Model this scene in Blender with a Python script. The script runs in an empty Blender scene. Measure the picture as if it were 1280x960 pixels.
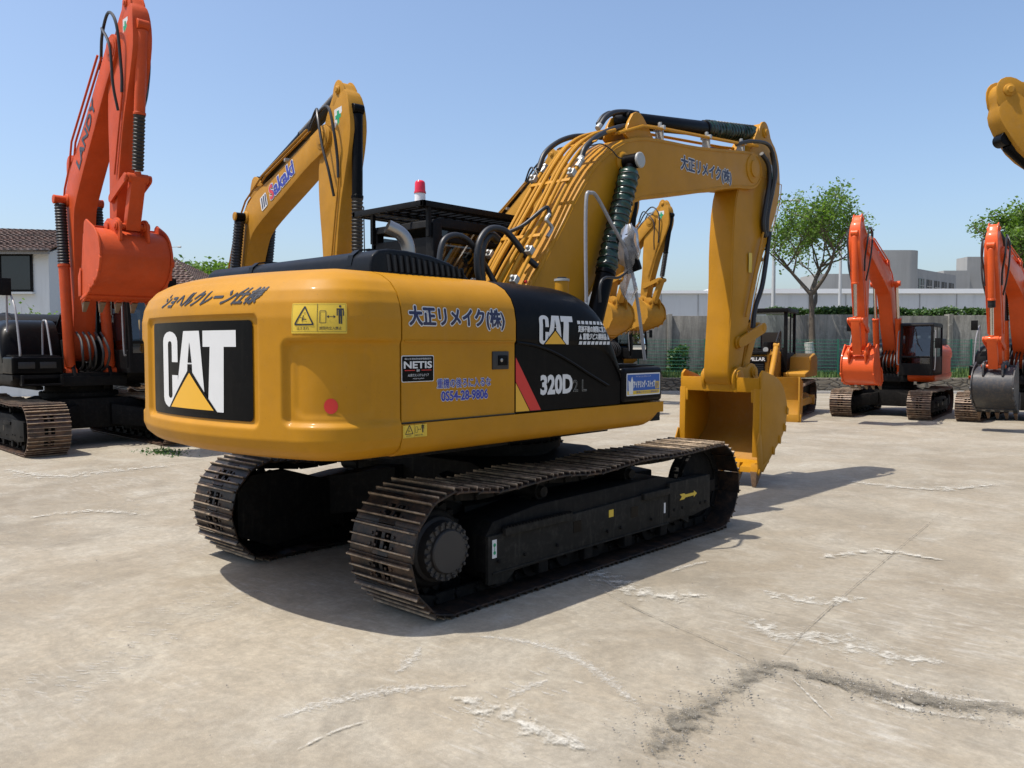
import bpy, bmesh, math, random
from mathutils import Vector, Matrix
from math import sin, cos, pi, radians as R, atan2, sqrt, hypot
random.seed(7)
scn = bpy.context.scene
COL = scn.collection
# ------------------------------------------------------------------ materials
def new_mat(name):
    m = bpy.data.materials.new(name); m.use_nodes = True
    nt = m.node_tree; b = nt.nodes['Principled BSDF']
    return m, nt, b
def N(nt, t, **kw):
    n = nt.nodes.new(t)
    for k, v in kw.items():
        if k in n.inputs.keys(): n.inputs[k].default_value = v
        else: setattr(n, k, v)
    return n
def L(nt, a, b): nt.links.new(a, b)
def c4(c, k=1.0): return (c[0]*k, c[1]*k, c[2]*k, 1)
def noise(nt, vec, scale, detail=4, rough=.6, dist=0):
    n = N(nt, 'ShaderNodeTexNoise'); n.inputs['Scale'].default_value = scale; n.inputs['Detail'].default_value = detail
    n.inputs['Roughness'].default_value = rough; n.inputs['Distortion'].default_value = dist
    L(nt, vec, n.inputs['Vector']); return n.outputs['Fac']
def ramp(nt, fac, a, b, c0=(0,0,0,1), c1=(1,1,1,1)):
    r = N(nt, 'ShaderNodeValToRGB'); e = r.color_ramp.elements
    e[0].position = a; e[0].color = c0; e[1].position = b; e[1].color = c1
    L(nt, fac, r.inputs['Fac']); return r.outputs['Color']
def mixc(nt, fac, a, b, mode='MIX'):
    m = N(nt, 'ShaderNodeMix', data_type='RGBA', blend_type=mode)
    if isinstance(fac, (int, float)): m.inputs[0].default_value = fac
    else: L(nt, fac, m.inputs[0])
    for s, v in ((6, a), (7, b)):
        if isinstance(v, tuple): m.inputs[s].default_value = v
        else: L(nt, v, m.inputs[s])
    return m.outputs[2]
def bump(nt, b, h, strength, dist=.01):
    n = N(nt, 'ShaderNodeBump'); n.inputs['Strength'].default_value = strength; n.inputs['Distance'].default_value = dist
    L(nt, h, n.inputs['Height']); L(nt, n.outputs['Normal'], b.inputs['Normal'])
def coords(nt, kind='Object', scale=None):
    t = N(nt, 'ShaderNodeTexCoord'); o = t.outputs[kind]
    if scale:
        m = N(nt, 'ShaderNodeMapping'); m.inputs['Scale'].default_value = scale; L(nt, o, m.inputs['Vector']); o = m.outputs['Vector']
    return o
def paint(name, col, rough=.34, dust=.12, coat=.25, wave=.06, grime=.35, spec=.32, dustcol=(.28, .25, .20)):
    m, nt, b = new_mat(name)
    v = coords(nt)
    g = ramp(nt, noise(nt, v, 2.2, 6, .65), .35, .75)
    base = mixc(nt, g, c4(col), c4(col, 1 - grime*.5))
    st = ramp(nt, noise(nt, coords(nt, 'Object', (9, 9, .9)), 2.0, 5, .7), .55, .85)
    base = mixc(nt, st, base, mixc(nt, min(.25, dust*1.6), base, c4(dustcol)))
    d = ramp(nt, noise(nt, v, 14, 6, .75), .48, .8)
    base = mixc(nt, d, base, mixc(nt, dust, base, c4(dustcol)))
    sp = ramp(nt, noise(nt, v, 90, 2, .5), .71, .74)
    base = mixc(nt, sp, base, mixc(nt, .35, base, (.06, .045, .03, 1)))
    L(nt, base, b.inputs['Base Color'])
    rr = N(nt, 'ShaderNodeMapRange'); rr.inputs['To Min'].default_value = rough; rr.inputs['To Max'].default_value = rough + .25
    L(nt, noise(nt, v, 5, 6, .7), rr.inputs['Value']); L(nt, rr.outputs[0], b.inputs['Roughness'])
    b.inputs['Coat Weight'].default_value = coat; b.inputs['Coat Roughness'].default_value = .12; b.inputs['Specular IOR Level'].default_value = spec
    bump(nt, b, noise(nt, v, 4, 3, .5), wave, .02)
    return m
def plain(name, col, rough=.5, metal=0.0, var=.2, scale=12, bmp=0):
    m, nt, b = new_mat(name); v = coords(nt)
    L(nt, mixc(nt, noise(nt, v, scale, 5, .65), c4(col, 1 - var), c4(col, 1 + var)), b.inputs['Base Color'])
    b.inputs['Roughness'].default_value = rough; b.inputs['Metallic'].default_value = metal
    if bmp: bump(nt, b, noise(nt, v, scale*2, 4), bmp, .01)
    return m
def glassmat(name, tint=(.5, .56, .58), refl=1.0, rg=.03, ior=1.7):
    m, nt, b = new_mat(name); nt.nodes.remove(b)
    out = nt.nodes['Material Output']
    t = N(nt, 'ShaderNodeBsdfTransparent'); t.inputs['Color'].default_value = c4(tint)
    g = N(nt, 'ShaderNodeBsdfGlossy'); g.inputs['Roughness'].default_value = rg; g.inputs['Color'].default_value = (refl, refl, refl, 1)
    f = N(nt, 'ShaderNodeFresnel'); f.inputs['IOR'].default_value = ior
    x = N(nt, 'ShaderNodeMixShader'); L(nt, f.outputs[0], x.inputs[0]); L(nt, t.outputs[0], x.inputs[1]); L(nt, g.outputs[0], x.inputs[2])
    L(nt, x.outputs[0], out.inputs['Surface']); return m
def steel_track(name, dark=(.012, .010, .009), rust=(.095, .050, .026), amt=.5, shine=.35):
    m, nt, b = new_mat(name); v = coords(nt); oi = N(nt, 'ShaderNodeObjectInfo')
    add = N(nt, 'ShaderNodeVectorMath'); add.operation = 'ADD'; L(nt, v, add.inputs[0])
    sc = N(nt, 'ShaderNodeVectorMath'); sc.operation = 'SCALE'; sc.inputs['Scale'].default_value = 37; L(nt, oi.outputs['Random'], sc.inputs[0]); L(nt, sc.outputs[0], add.inputs[1])
    w = add.outputs[0]
    f = ramp(nt, noise(nt, w, 7, 6, .75), .62 - amt*.35, .85 - amt*.2)
    base = mixc(nt, f, c4(dark), c4(rust))
    sep = N(nt, 'ShaderNodeSeparateXYZ'); L(nt, v, sep.inputs[0])
    tip = ramp(nt, sep.outputs['Z'], .026, .038)
    nz = ramp(nt, noise(nt, w, 9, 5, .7), .30, .62)
    mm = N(nt, 'ShaderNodeMath', operation='MULTIPLY'); L(nt, tip, mm.inputs[0]); L(nt, nz, mm.inputs[1])
    base = mixc(nt, mm.outputs[0], base, (.40, .30, .20, 1))
    L(nt, base, b.inputs['Base Color']); b.inputs['Metallic'].default_value = shine; b.inputs['Roughness'].default_value = .52
    bump(nt, b, noise(nt, w, 40, 5, .7), .5, .004)
    return m
M = {}
YEL = (.44, .198, .004)
M['yellow'] = paint('machine_yellow_paint', YEL, rough=.42, coat=.08, dust=.04, spec=.22)
M['yellow_old'] = paint('dusty_yellow_paint', (.43, .205, .018), rough=.5, dust=.10, coat=.03, spec=.2, grime=.5)
M['orange'] = paint('orange_red_paint', (.66, .088, .012), rough=.38, coat=.14, dust=.04, spec=.25)
M['orange_old'] = paint('weathered_orange_paint', (.52, .066, .011), rough=.46, coat=.05, dust=.06, grime=.5, spec=.22)
M['black'] = paint('gloss_black_paint', (.0022, .0022, .0026), rough=.24, dust=.012, coat=.025, spec=.08, grime=.1, wave=.04)
M['blackmat'] = paint('satin_black_paint', (.0045, .0045, .005), rough=.42, dust=.03, coat=0, spec=.14, grime=.2)
M['under'] = paint('undercarriage_black', (.0050, .0045, .0042), rough=.55, dust=.05, coat=0, spec=.15, grime=.4)
M['web'] = paint('dusty_dark_frame', (.017, .0155, .013), rough=.6, dust=.10, coat=0, grime=.3, spec=.15)
M['hood'] = paint('dark_slate_hood', (.0045, .0060, .0085), rough=.30, dust=.02, coat=.05, spec=.14, grime=.3)
M['white'] = plain('white_lettering', (.60, .60, .59), .45, var=.05)
M['navy'] = plain('navy_lettering', (.012, .012, .05), .4, var=.1)
M['blue'] = plain('blue_lettering', (.02, .03, .30), .4, var=.1)
M['dtext'] = plain('dark_lettering', (.02, .02, .022), .4, var=.1)
M['catyel'] = plain('logo_yellow', (.68, .36, .02), .4, var=.04)
M['signyel'] = plain('sign_yellow', (.62, .42, .03), .4, var=.05)
M['red'] = plain('red_film', (.55, .02, .015), .35, var=.06)
M['signblue'] = plain('sign_blue', (.012, .085, .34), .4, var=.08)
M['green'] = plain('sign_green', (.01, .30, .13), .5, var=.05)
M['hose'] = plain('black_rubber_hose', (.012, .012, .013), .45, var=.25, scale=30)
M['bellows'] = plain('black_rubber_bellows', (.014, .014, .015), .5, var=.3, scale=30)
M['wrap'] = plain('dark_green_wrap', (.008, .032, .022), .28, var=.5, scale=18, bmp=.3)
M['chrome'] = plain('chrome', (.62, .60, .58), .16, 1.0, var=.1)
M['steel'] = plain('bare_steel', (.34, .32, .30), .34, .9, var=.2)
M['zinc'] = plain('zinc_fitting', (.36, .36, .34), .45, .3, var=.2, scale=40)
M['tooth'] = plain('worn_tooth_steel', (.16, .10, .06), .6, .3, var=.5, scale=20, bmp=.3)
M['hub'] = plain('grey_primer_hub', (.030, .026, .023), .6, .0, var=.15)
M['bucketin'] = paint('bucket_inside_yellow', (.34, .155, .014), rough=.5, dust=.12, coat=0, grime=.5)
M['bucketblack'] = paint('worn_black_bucket', (.035, .037, .042), rough=.4, dust=.35, coat=.1, grime=.3, dustcol=(.25, .17, .10))
M['shoe'] = steel_track('rusty_track_shoe')
M['shoe2'] = steel_track('brown_track_shoe', (.035, .028, .024), (.17, .09, .05), .75, .2)
M['glass'] = glassmat('cab_glass', (.58, .66, .70))
M['glassdark'] = glassmat('dark_cab_glass', (.06, .065, .07), .8, .04, 1.6)
M['cover'] = glassmat('clear_plastic_film', (.80, .80, .82), .55, .22, 1.35)
_nt = M['cover'].node_tree; _o = _nt.nodes['Material Output']; _s = _o.inputs['Surface'].links[0].from_socket
_d = N(_nt, 'ShaderNodeBsdfTranslucent'); _d.inputs['Color'].default_value = (.8, .8, .82, 1); _e = N(_nt, 'ShaderNodeBsdfDiffuse'); _e.inputs['Color'].default_value = (.75, .76, .78, 1)
_a = N(_nt, 'ShaderNodeMixShader'); _a.inputs[0].default_value = .5; L(_nt, _d.outputs[0], _a.inputs[1]); L(_nt, _e.outputs[0], _a.inputs[2])
_b = N(_nt, 'ShaderNodeMixShader'); _b.inputs[0].default_value = .20; L(_nt, _s, _b.inputs[1]); L(_nt, _a.outputs[0], _b.inputs[2]); L(_nt, _b.outputs[0], _o.inputs['Surface'])
M['beacon'] = plain('red_beacon_lens', (.62, .015, .04), .18, var=.1)
M['beaconw'] = plain('white_beacon_base', (.78, .76, .76), .35, var=.05)
M['seat'] = plain('seat_fabric', (.07, .08, .10), .8, var=.3)
M['wood'] = plain('bark', (.09, .07, .05), .85, var=.4, scale=9, bmp=.5)
M['lime'] = plain('lime_wash', (.45, .44, .40), .8, var=.15, scale=9)
M['pole'] = plain('white_painted_steel', (.42, .43, .43), .45, .1, var=.06)
M['rail'] = plain('grey_film_on_rail', (.22, .22, .23), .42, .0, var=.3, scale=25)
M['fence'] = plain('green_fence_wire', (.018, .14, .085), .5, var=.2)
# ------------------------------------------------------------------ object helpers
def clean(name):
    return name
def tag(o, label=None, cat=None, group=None, kind=None):
    if label: o['label'] = label
    if cat: o['category'] = cat
    if group: o['group'] = group
    if kind: o['kind'] = kind
    return o
def empty(name, loc=(0, 0, 0), rz=0, s=1.0, parent=None):
    o = bpy.data.objects.new(name, None); COL.objects.link(o); o.location = loc; o.rotation_euler = (0, 0, rz); o.scale = (s, s, s)
    o.empty_display_size = .3
    if parent: o.parent = parent
    return o
def catmull(p, n=8):
    p = [Vector(q) for q in p]
    if len(p) < 3: return p
    q = [p[0]*2 - p[1]] + p + [p[-1]*2 - p[-2]]; out = []
    for i in range(1, len(q) - 2):
        a, b, c, d = q[i-1:i+3]
        for k in range(n):
            t = k/n
            out.append(.5*((2*b) + (c - a)*t + (2*a - 5*b + 4*c - d)*t*t + (3*b - a - 3*c + d)*t**3))
    out.append(p[-1]); return out
class MB:
    def __init__(s): s.V = []; s.F = []; s.K = []
    def add(s, vs, fs, k=0):
        n = len(s.V); s.V += [tuple(v) for v in vs]
        for f in fs: s.F.append(tuple(i + n for i in f)); s.K.append(k)
        return s
    def box(s, x0, x1, y0, y1, z0, z1, k=0, m=None):
        vs = [Vector((x, y, z)) for x in (x0, x1) for y in (y0, y1) for z in (z0, z1)]
        if m: vs = [m @ v for v in vs]
        return s.add(vs, [(0, 1, 3, 2), (4, 6, 7, 5), (0, 4, 5, 1), (2, 3, 7, 6), (0, 2, 6, 4), (1, 5, 7, 3)], k)
    def prism(s, poly, a, b, axis='x', k=0, m=None):
        # poly of 2D points; axis x -> (y,z); y -> (x,z); z -> (x,y)
        def P3(p, t): return {'x': (t, p[0], p[1]), 'y': (p[0], t, p[1]), 'z': (p[0], p[1], t)}[axis]
        n = len(poly); vs = [Vector(P3(p, a)) for p in poly] + [Vector(P3(p, b)) for p in poly]
        if m: vs = [m @ v for v in vs]
        fs = [tuple(range(n))[::-1], tuple(range(n, 2*n))] + [(i, (i+1) % n, n + (i+1) % n, n + i) for i in range(n)]
        return s.add(vs, fs, k)
    def tube(s, pts, r, n=8, k=0, caps=True):
        pts = [Vector(p) for p in pts]
        pts = [p for i, p in enumerate(pts) if i == 0 or (p - pts[i-1]).length > 1e-5]
        rs = r if isinstance(r, (list, tuple)) else [r]*len(pts)
        if len(rs) != len(pts): rs = [rs[0] + (rs[-1]-rs[0])*i/(len(pts)-1) for i in range(len(pts))]
        t0 = (pts[1] - pts[0]).normalized(); up = Vector((0, 0, 1)) if abs(t0.z) < .9 else Vector((1, 0, 0))
        u = t0.cross(up).normalized(); vs = []
        for i, p in enumerate(pts):
            if i == 0: t = t0
            elif i == len(pts) - 1: t = (pts[-1] - pts[-2]).normalized()
            else: t = ((pts[i] - pts[i-1]).normalized() + (pts[i+1] - pts[i]).normalized()).normalized()
            u = (u - t*u.dot(t)).normalized(); w = t.cross(u)
            vs += [p + (u*cos(2*pi*j/n) + w*sin(2*pi*j/n))*rs[i] for j in range(n)]
        fs = [(i*n + j, i*n + (j+1) % n, (i+1)*n + (j+1) % n, (i+1)*n + j) for i in range(len(pts)-1) for j in range(n)]
        if caps: fs += [tuple(range(n))[::-1], tuple(range((len(pts)-1)*n, len(pts)*n))]
        return s.add(vs, fs, k)
    def turn(s, p, d, prof, n=20, k=0):
        # prof list of (t along d, radius)
        p = Vector(p); d = Vector(d).normalized(); up = Vector((0, 0, 1)) if abs(d.z) < .9 else Vector((1, 0, 0))
        u = d.cross(up).normalized(); w = d.cross(u); vs = []
        for t, r in prof: vs += [p + d*t + (u*cos(2*pi*j/n) + w*sin(2*pi*j/n))*max(r, 1e-4) for j in range(n)]
        m = len(prof)
        fs = [(i*n + j, i*n + (j+1) % n, (i+1)*n + (j+1) % n, (i+1)*n + j) for i in range(m-1) for j in range(n)]
        fs += [tuple(range(n))[::-1], tuple(range((m-1)*n, m*n))]
        return s.add(vs, fs, k)
    def cyl(s, a, b, r, n=16, k=0): 
        a = Vector(a); b = Vector(b); return s.turn(a, b - a, [(0, r), ((b-a).length, r)], n, k)
    def grid(s, rows, k=0, closed=False):
        n = len(rows[0]); vs = [v for r in rows for v in r]
        fs = []
        for i in range(len(rows) - 1):
            for j in range(n if closed else n - 1):
                j2 = (j+1) % n; fs.append((i*n + j, i*n + j2, (i+1)*n + j2, (i+1)*n + j))
        return s.add(vs, fs, k)
    def build(s, name, mat, parent=None, bevel=0, seg=2, smooth=35, recalc=True, merge=0):
        me = bpy.data.meshes.new(name); me.from_pydata(s.V, [], s.F)
        for i, p in enumerate(me.polygons): p.material_index = s.K[i]
        bm = bmesh.new(); bm.from_mesh(me)
        if merge: bmesh.ops.remove_doubles(bm, verts=bm.verts, dist=merge)
        if recalc: bmesh.ops.recalc_face_normals(bm, faces=bm.faces)
        if bevel:
            es = [e for e in bm.edges if len(e.link_faces) == 2 and e.calc_face_angle(0) > R(28)]
            bmesh.ops.bevel(bm, geom=es, offset=bevel, segments=seg, affect='EDGES', clamp_overlap=True, profile=.6)
        bm.to_mesh(me); bm.free()
        for p in me.polygons: p.use_smooth = True
        me.set_sharp_from_angle(angle=R(smooth))
        for q in (mat if isinstance(mat, (list, tuple)) else [mat]): me.materials.append(q)
        o = bpy.data.objects.new(name, me); COL.objects.link(o)
        if parent: o.parent = parent
        return o
# ------------------------------------------------------------------ flat lettering wrapped on surfaces
_tc = {}
def text_geo(txt, off=0.0):
    key = (txt, off)
    if key in _tc: return _tc[key]
    cu = bpy.data.curves.new('lettering', 'FONT'); cu.body = txt; cu.size = 1; cu.offset = off; cu.resolution_u = 3
    ob = bpy.data.objects.new('lettering', cu); COL.objects.link(ob)
    bpy.context.view_layer.update()
    dg = bpy.context.evaluated_depsgraph_get()
    me = bpy.data.meshes.new_from_object(ob.evaluated_get(dg))
    V = [(v.co.x, v.co.y) for v in me.vertices]; F = [tuple(p.vertices) for p in me.polygons]
    bpy.data.objects.remove(ob); bpy.data.meshes.remove(me)
    _tc[key] = (V, F); return V, F
def flat(axis_o, au, av, an):
    o, au, av, an = Vector(axis_o), Vector(au), Vector(av), Vector(an)
    return lambda u, v, h: o + au*u + av*v + an*h
def decal(name, polys, fn, mat, parent, h=.003, cut=0):
    """polys: list of (V,F) 2D; cut: spacing at which the sheet is sliced so that it can bend"""
    bm = bmesh.new()
    for q in polys:
        V, F = q[0], q[1]; dz = q[2] if len(q) > 2 else 0
        vs = [bm.verts.new((x, y, dz)) for x, y in V]
        for f in F:
            try: bm.faces.new([vs[i] for i in f])
            except ValueError: pass
    if cut:
        for ax in (0, 1):
            lo = min(v.co[ax] for v in bm.verts); hi = max(v.co[ax] for v in bm.verts)
            k = math.floor(lo/cut) + 1
            while k*cut < hi:
                co = [0, 0, 0]; co[ax] = k*cut; no = [0, 0, 0]; no[ax] = 1
                bmesh.ops.bisect_plane(bm, geom=bm.verts[:] + bm.edges[:] + bm.faces[:], plane_co=co, plane_no=no, dist=1e-5)
                k += 1
    for v in bm.verts: v.co = fn(v.co.x, v.co.y, h + v.co.z)
    bm.normal_update()
    me = bpy.data.meshes.new(name); bm.to_mesh(me); bm.free(); me.materials.append(mat)
    for p in me.polygons: p.use_smooth = bool(cut)
    o = bpy.data.objects.new(name, me); COL.objects.link(o); o.parent = parent
    return o
def txt_poly(txt, u0, u1, v0, v1, off=0.0, shear=0, ref=None):
    V, F = text_geo(txt, off); V0, _ = text_geo(ref or txt, 0.0)
    xs = [v[0] for v in V0]; ys = [v[1] for v in V0]; x0, x1, y0, y1 = min(xs), max(xs), min(ys), max(ys)
    ku = (u1-u0)/(x1-x0); kv = (v1-v0)/(y1-y0)
    return [(u0 + (x-x0)*ku + shear*(y-y0)*kv, v0 + (y-y0)*kv) for x, y in V], F
def bold(txt, u0, u1, v0, v1, w, n=8, shear=0):
    """regular glyphs laid several times round a small circle: heavy strokes without broken counters"""
    V, F = txt_poly(txt, u0, u1, v0, v1, 0.0, shear); w *= abs(v1-v0); out = []
    for i in range(n): out.append(([(x + w*cos(2*pi*i/n), y + w*sin(2*pi*i/n)) for x, y in V], F, .00012*i))
    out.append((V, F, .00012*n)); return out
def rect(u0, u1, v0, v1): return [(u0, v0), (u1, v0), (u1, v1), (u0, v1)], [(0, 1, 2, 3)]
def rrect(u0, u1, v0, v1, r, n=5):
    P = []
    for cx, cy, a in ((u1-r, v1-r, 0), (u0+r, v1-r, pi/2), (u0+r, v0+r, pi), (u1-r, v0+r, 1.5*pi)):
        P += [(cx + r*cos(a + pi/2*i/n), cy + r*sin(a + pi/2*i/n)) for i in range(n+1)]
    return P, [tuple(range(len(P)))]
def disc(u, v, r, n=24): return [(u + r*cos(2*pi*i/n), v + r*sin(2*pi*i/n)) for i in range(n)], [tuple(range(n))]
def poly2(P): return list(P), [tuple(range(len(P)))]
def cat_logo(u0, v0, w, h):
    """white letters C A T, black border triangle, yellow triangle, in a box"""
    def T(P): return [(u0 + x*w, v0 + y*h) for x, y in P]
    arc = lambda cx, cy, rx, ry, a0, a1, n=8: [(cx + rx*cos(R(a0 + (a1-a0)*i/n)), cy + ry*sin(R(a0 + (a1-a0)*i/n))) for i in range(n+1)]
    C = [(.272, .60), (.272, .87)] + arc(.136, .87, .136, .13, 0, 180)[1:] + arc(.136, .13, .136, .13, 180, 360) + [(.272, .43), (.172, .43), (.172, .165)] + \
        arc(.136, .165, .036, .04, 360, 180, 6)[1:] + [(.100, .835)] + arc(.136, .835, .036, .04, 180, 0, 6)[1:] + [(.172, .60)]
    A2 = [[(.37, 1), (.59, 1), (.655, .12), (.50, .12), (.49, .58), (.425, .58), (.40, .12), (.235, .12)]]
    Tt = [[(.635, 1), (1, 1), (1, .80), (.875, .80), (.865, 0), (.69, 0), (.72, .80), (.635, .80)]]
    ctr = [(.458, .86), (.432, .60), (.487, .60)]
    return [poly2(T(C)), poly2(T(A2[0])), poly2(T(Tt[0]))], [poly2(T(ctr)), poly2(T([(.10, -.02), (.455, .54), (.81, -.02)]))], [poly2(T([(.155, 0.015), (.455, .47), (.76, 0.015)]))]
# ------------------------------------------------------------------ crawler track
SW = .69; GA = 1.19; TZ = .46; TY = 1.89; TRR = .405
def track_path(n):
    """centre line of the shoe plates in (y, z): bottom flat, rear and front wraps, sagging top"""
    pts = []
    r = TRR
    for i in range(40): pts.append((-TY + 2*TY*i/40, .035))
    for i in range(30):
        a = -pi/2 + pi*i/30; pts.append((TY + r*cos(a), TZ + (r + .02)*sin(a)))
    ys = [TY, 1.15, .52, -.2, -.75, -1.4, -TY]; zs = [.885, .862, .875, .835, .868, .838, .885]
    for i in range(60):
        y = TY - 2*TY*i/60
        for k in range(6):
            if ys[k+1] <= y <= ys[k]:
                t = (ys[k]-y)/(ys[k]-ys[k+1]); t = t*t*(3-2*t); pts.append((y, zs[k]*(1-t) + zs[k+1]*t)); break
    for i in range(30):
        a = pi/2 + pi*i/30; pts.append((-TY + r*cos(a), TZ + (r + .02)*sin(a)))
    P = [Vector(p) for p in pts] + [Vector(pts[0])]
    s = [0]
    for i in range(1, len(P)): s.append(s[-1] + (P[i]-P[i-1]).length)
    out = []; j = 0
    for k in range(n):
        d = s[-1]*(k + .5)/n
        while s[j+1] < d: j += 1
        t = (d-s[j])/(s[j+1]-s[j]); p = P[j].lerp(P[j+1], t)
        a = P[(j-1) % (len(P)-1)]; b = P[(j+2) % (len(P)-1)]; tg = (b-a).normalized()
        out.append((p, tg))
    return out, s[-1]/n
_shoe = {}
def shoe_mesh(pitch, hi):
    m = MB(); h = SW/2; q = pitch/2
    # plate between 2 slots, leading and trailing lips, three grousers; local y along chain, z outwards
    m.prism([(-q-.012, .0), (-q-.012, .010), (-q+.03, .014), (q-.03, .014), (q-.004, .004), (q-.004, -.010), (q-.03, -.002), (-q+.03, .0)], -h, -.085)
    m.prism([(-q-.012, .0), (-q-.012, .010), (-q+.03, .014), (q-.03, .014), (q-.004, .004), (q-.004, -.010), (q-.03, -.002), (-q+.03, .0)], .085, h)
    m.box(-.086, .086, -q-.010, -q+.045, .001, .013); m.box(-.086, .086, q-.055, q-.008, .001, .013); m.box(-.018, .018, -q+.044, q-.054, .001, .013)
    for y, hh in ((-q+.012, .046), (-.012, .040), (q-.05, .040)):
        m.prism([(y-.009, .010), (y-.006, hh), (y+.005, hh), (y+.010, .010)], -h, h)
    if hi:
        for x in (-.12, -.06, .06, .12):
            for y in (-.042, .035):
                m.turn((x, y, .012), (0, 0, 1), [(0, .013), (.012, .013), (.012, .006)], 6)
    return m
def crawler(root, side, n, hi, shoe_mat, frame_mat, stickers=False):
    cx = GA*side
    path, pitch = track_path(n)
    key = (n, hi, shoe_mat.name)
    # chain of links: one mesh, the part that carries the shoes
    ch = MB()
    for p, t in path:
        nrm = Vector((t.y, -t.x))      # outwards for this travel direction
        for x in (-.085, .085):
            a = Vector((x+cx, p.x, p.y)); T = Vector((0, t.x, t.y)); Nn = Vector((0, nrm.x, nrm.y))
            c = [a + T*(sy*pitch*.46) - Nn*dz + Vector((sx*.018, 0, 0)) for sx in (-1, 1) for sy in (-1, 1) for dz in (.002, .085)]
            ch.add(c, [(0, 1, 3, 2), (4, 6, 7, 5), (0, 4, 5, 1), (2, 3, 7, 6), (0, 2, 6, 4), (1, 5, 7, 3)])
        if True:
            a = Vector((cx, p.x, p.y)) - Vector((0, nrm.x, nrm.y))*.05 + Vector((0, t.x, t.y))*pitch*.5
            ch.cyl(a - Vector((.125, 0, 0)), a + Vector((.125, 0, 0)), .024, 8 if hi else 5)
    tr = ch.build('track_chain', M['under'], root, bevel=.004 if hi else 0, seg=1)
    for p, t in path:
        nrm = Vector((t.y, -t.x))
        if key in _shoe:
            o = _shoe[key].copy(); COL.objects.link(o)
        else:
            o = shoe_mesh(pitch, hi).build('track_shoe', shoe_mat, None, bevel=.0025 if hi else 0, seg=1); _shoe[key] = o
        o.parent = tr; o.name = 'track_shoe'
        T = Vector((0, t.x, t.y)); Nn = Vector((0, nrm.x, nrm.y)); X = T.cross(Nn)
        jit = random.uniform(-.006, .006) if hi else 0
        o.matrix_local = Matrix(((X.x, T.x, Nn.x, cx + jit), (X.y, T.y, Nn.y, p.x), (X.z, T.z, Nn.z, p.y), (0, 0, 0, 1)))
    # frame
    w = .20; o_ = side
    f = MB()
    def xx(a, b): return (cx + min(o_*a, o_*b), cx + max(o_*a, o_*b))
    x0, x1 = xx(-.19, .24)
    f.prism([(-1.50, .22), (-1.50, .50), (-1.42, .60), (-.9, .66), (.9, .68), (1.30, .60), (1.42, .50), (1.42, .24), (1.2, .19), (-1.3, .18)], x0, x1)
    for y in (-1.35, -.85, -.25, .35, .95): x0, x1 = xx(.19, .262); f.box(x0, x1, y-.06, y+.06, .10, .26)
    fr = f.build('track_frame', frame_mat, root, bevel=.012 if hi else .006)
    f = MB()
    x0, x1 = xx(.235, .268)
    f.prism([(-1.50, .13), (-1.50, .50), (1.40, .56), (1.40, .15), (1.25, .22), (-1.2, .19), (-1.3, .12)], x0, x1)       # outer web
    x0, x1 = xx(.15, .28)
    f.prism([(1.02, .26), (1.02, .60), (1.80, .60), (1.80, .26), (1.45, .22)], x0, x1)       # idler guard plate
    x0, x1 = xx(.262, .300)
    f.box(x0, x1, -1.34, -.52, .485, .545); f.box(x0, x1, .55, 1.0, .50, .56)        # steps
    x0, x1 = xx(.268, .280)
    f.box(x0, x1, -1.46, 1.01, .205, .222)
    f.build('frame_web', M['web'] if side > 0 and hi else frame_mat, fr, bevel=.01 if hi else .006)
    for y in (-1.40, -1.1, -.7, 0, .2, .7, 1.1, 1.25, 1.6, 1.7):
        MB().turn((cx + side*.279, y, .30 if y < 1 else .33), (side, 0, 0), [(0, .016), (.012, .016), (.014, .009)], 6).build('frame_bolt', frame_mat, fr)
    hl = MB(); x0, x1 = xx(.262, .271)
    for y in (-.42, .43): hl.box(x0, x1, y-.055, y+.055, .36, .46)
    hl.build('frame_pocket', M['black'], fr)
    if hi:
        st = MB(); x0, x1 = xx(.262, .305)
        for i in range(22): 
            y = -1.33 + i*.037; st.prism([(y, .545), (y+.012, .562), (y+.024, .545)], x0, x1)
        st.build('step_grip', frame_mat, fr)
    for i in range(7):
        y = -1.3 + i*.43; m = MB()
        m.turn((cx-.20, y, .185), (1, 0, 0), [(0, .05), (.04, .05), (.04, .13), (.08, .13), (.08, .095), (.32, .095), (.32, .13), (.36, .13), (.36, .05), (.40, .05)], 18)
        m.build('track_roller', M['under'], fr)
    for y in (-.75, .52):
        m = MB(); m.turn((cx-.16*side, y, .735), (side, 0, 0), [(0, .03), (.04, .07), (.30, .07), (.30, .05), (.34, .045), (.34, .02)], 16)
        m.box(cx-.06, cx+.06, y-.05, y+.05, .60, .72)
        m.build('carrier_roller', M['under'], fr)
    m = MB(); m.turn((cx-.11, TY, TZ), (1, 0, 0), [(0, .10), (0, .26), (.03, .34), (.07, .34), (.07, .36), (.15, .36), (.15, .34), (.19, .34), (.22, .26), (.22, .10)], 40)
    m.box(cx-.22, cx+.22, TY-.35, TY+.12, TZ-.06, TZ+.06)
    m.build('idler_wheel', M['under'], fr)
    # sprocket with teeth, motor hub cover and ring of bolts
    m = MB(); nt_ = 21; P = []
    for i in range(nt_*4):
        a = 2*pi*i/(nt_*4); r = (.30, .33, .355, .33)[i % 4]; P.append((-TY + r*cos(a), TZ + r*sin(a)))
    m.prism(P, cx-.03, cx+.03)
    m.turn((cx+side*.02, -TY, TZ), (side, 0, 0), [(0, .29), (.06, .29), (.08, .27)], 32)
    sp = m.build('sprocket', M['under'], fr, bevel=.004, seg=1)
    m = MB(); m.turn((cx+side*.06, -TY, TZ), (side, 0, 0), [(0, .24), (.08, .235), (.10, .215), (.17, .212), (.172, .160), (.195, .158), (.205, .150), (.210, .0)], 48)
    hb = m.build('motor_hub', M['hub'] if side > 0 else M['under'], fr, smooth=25)
    m = MB()
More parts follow.
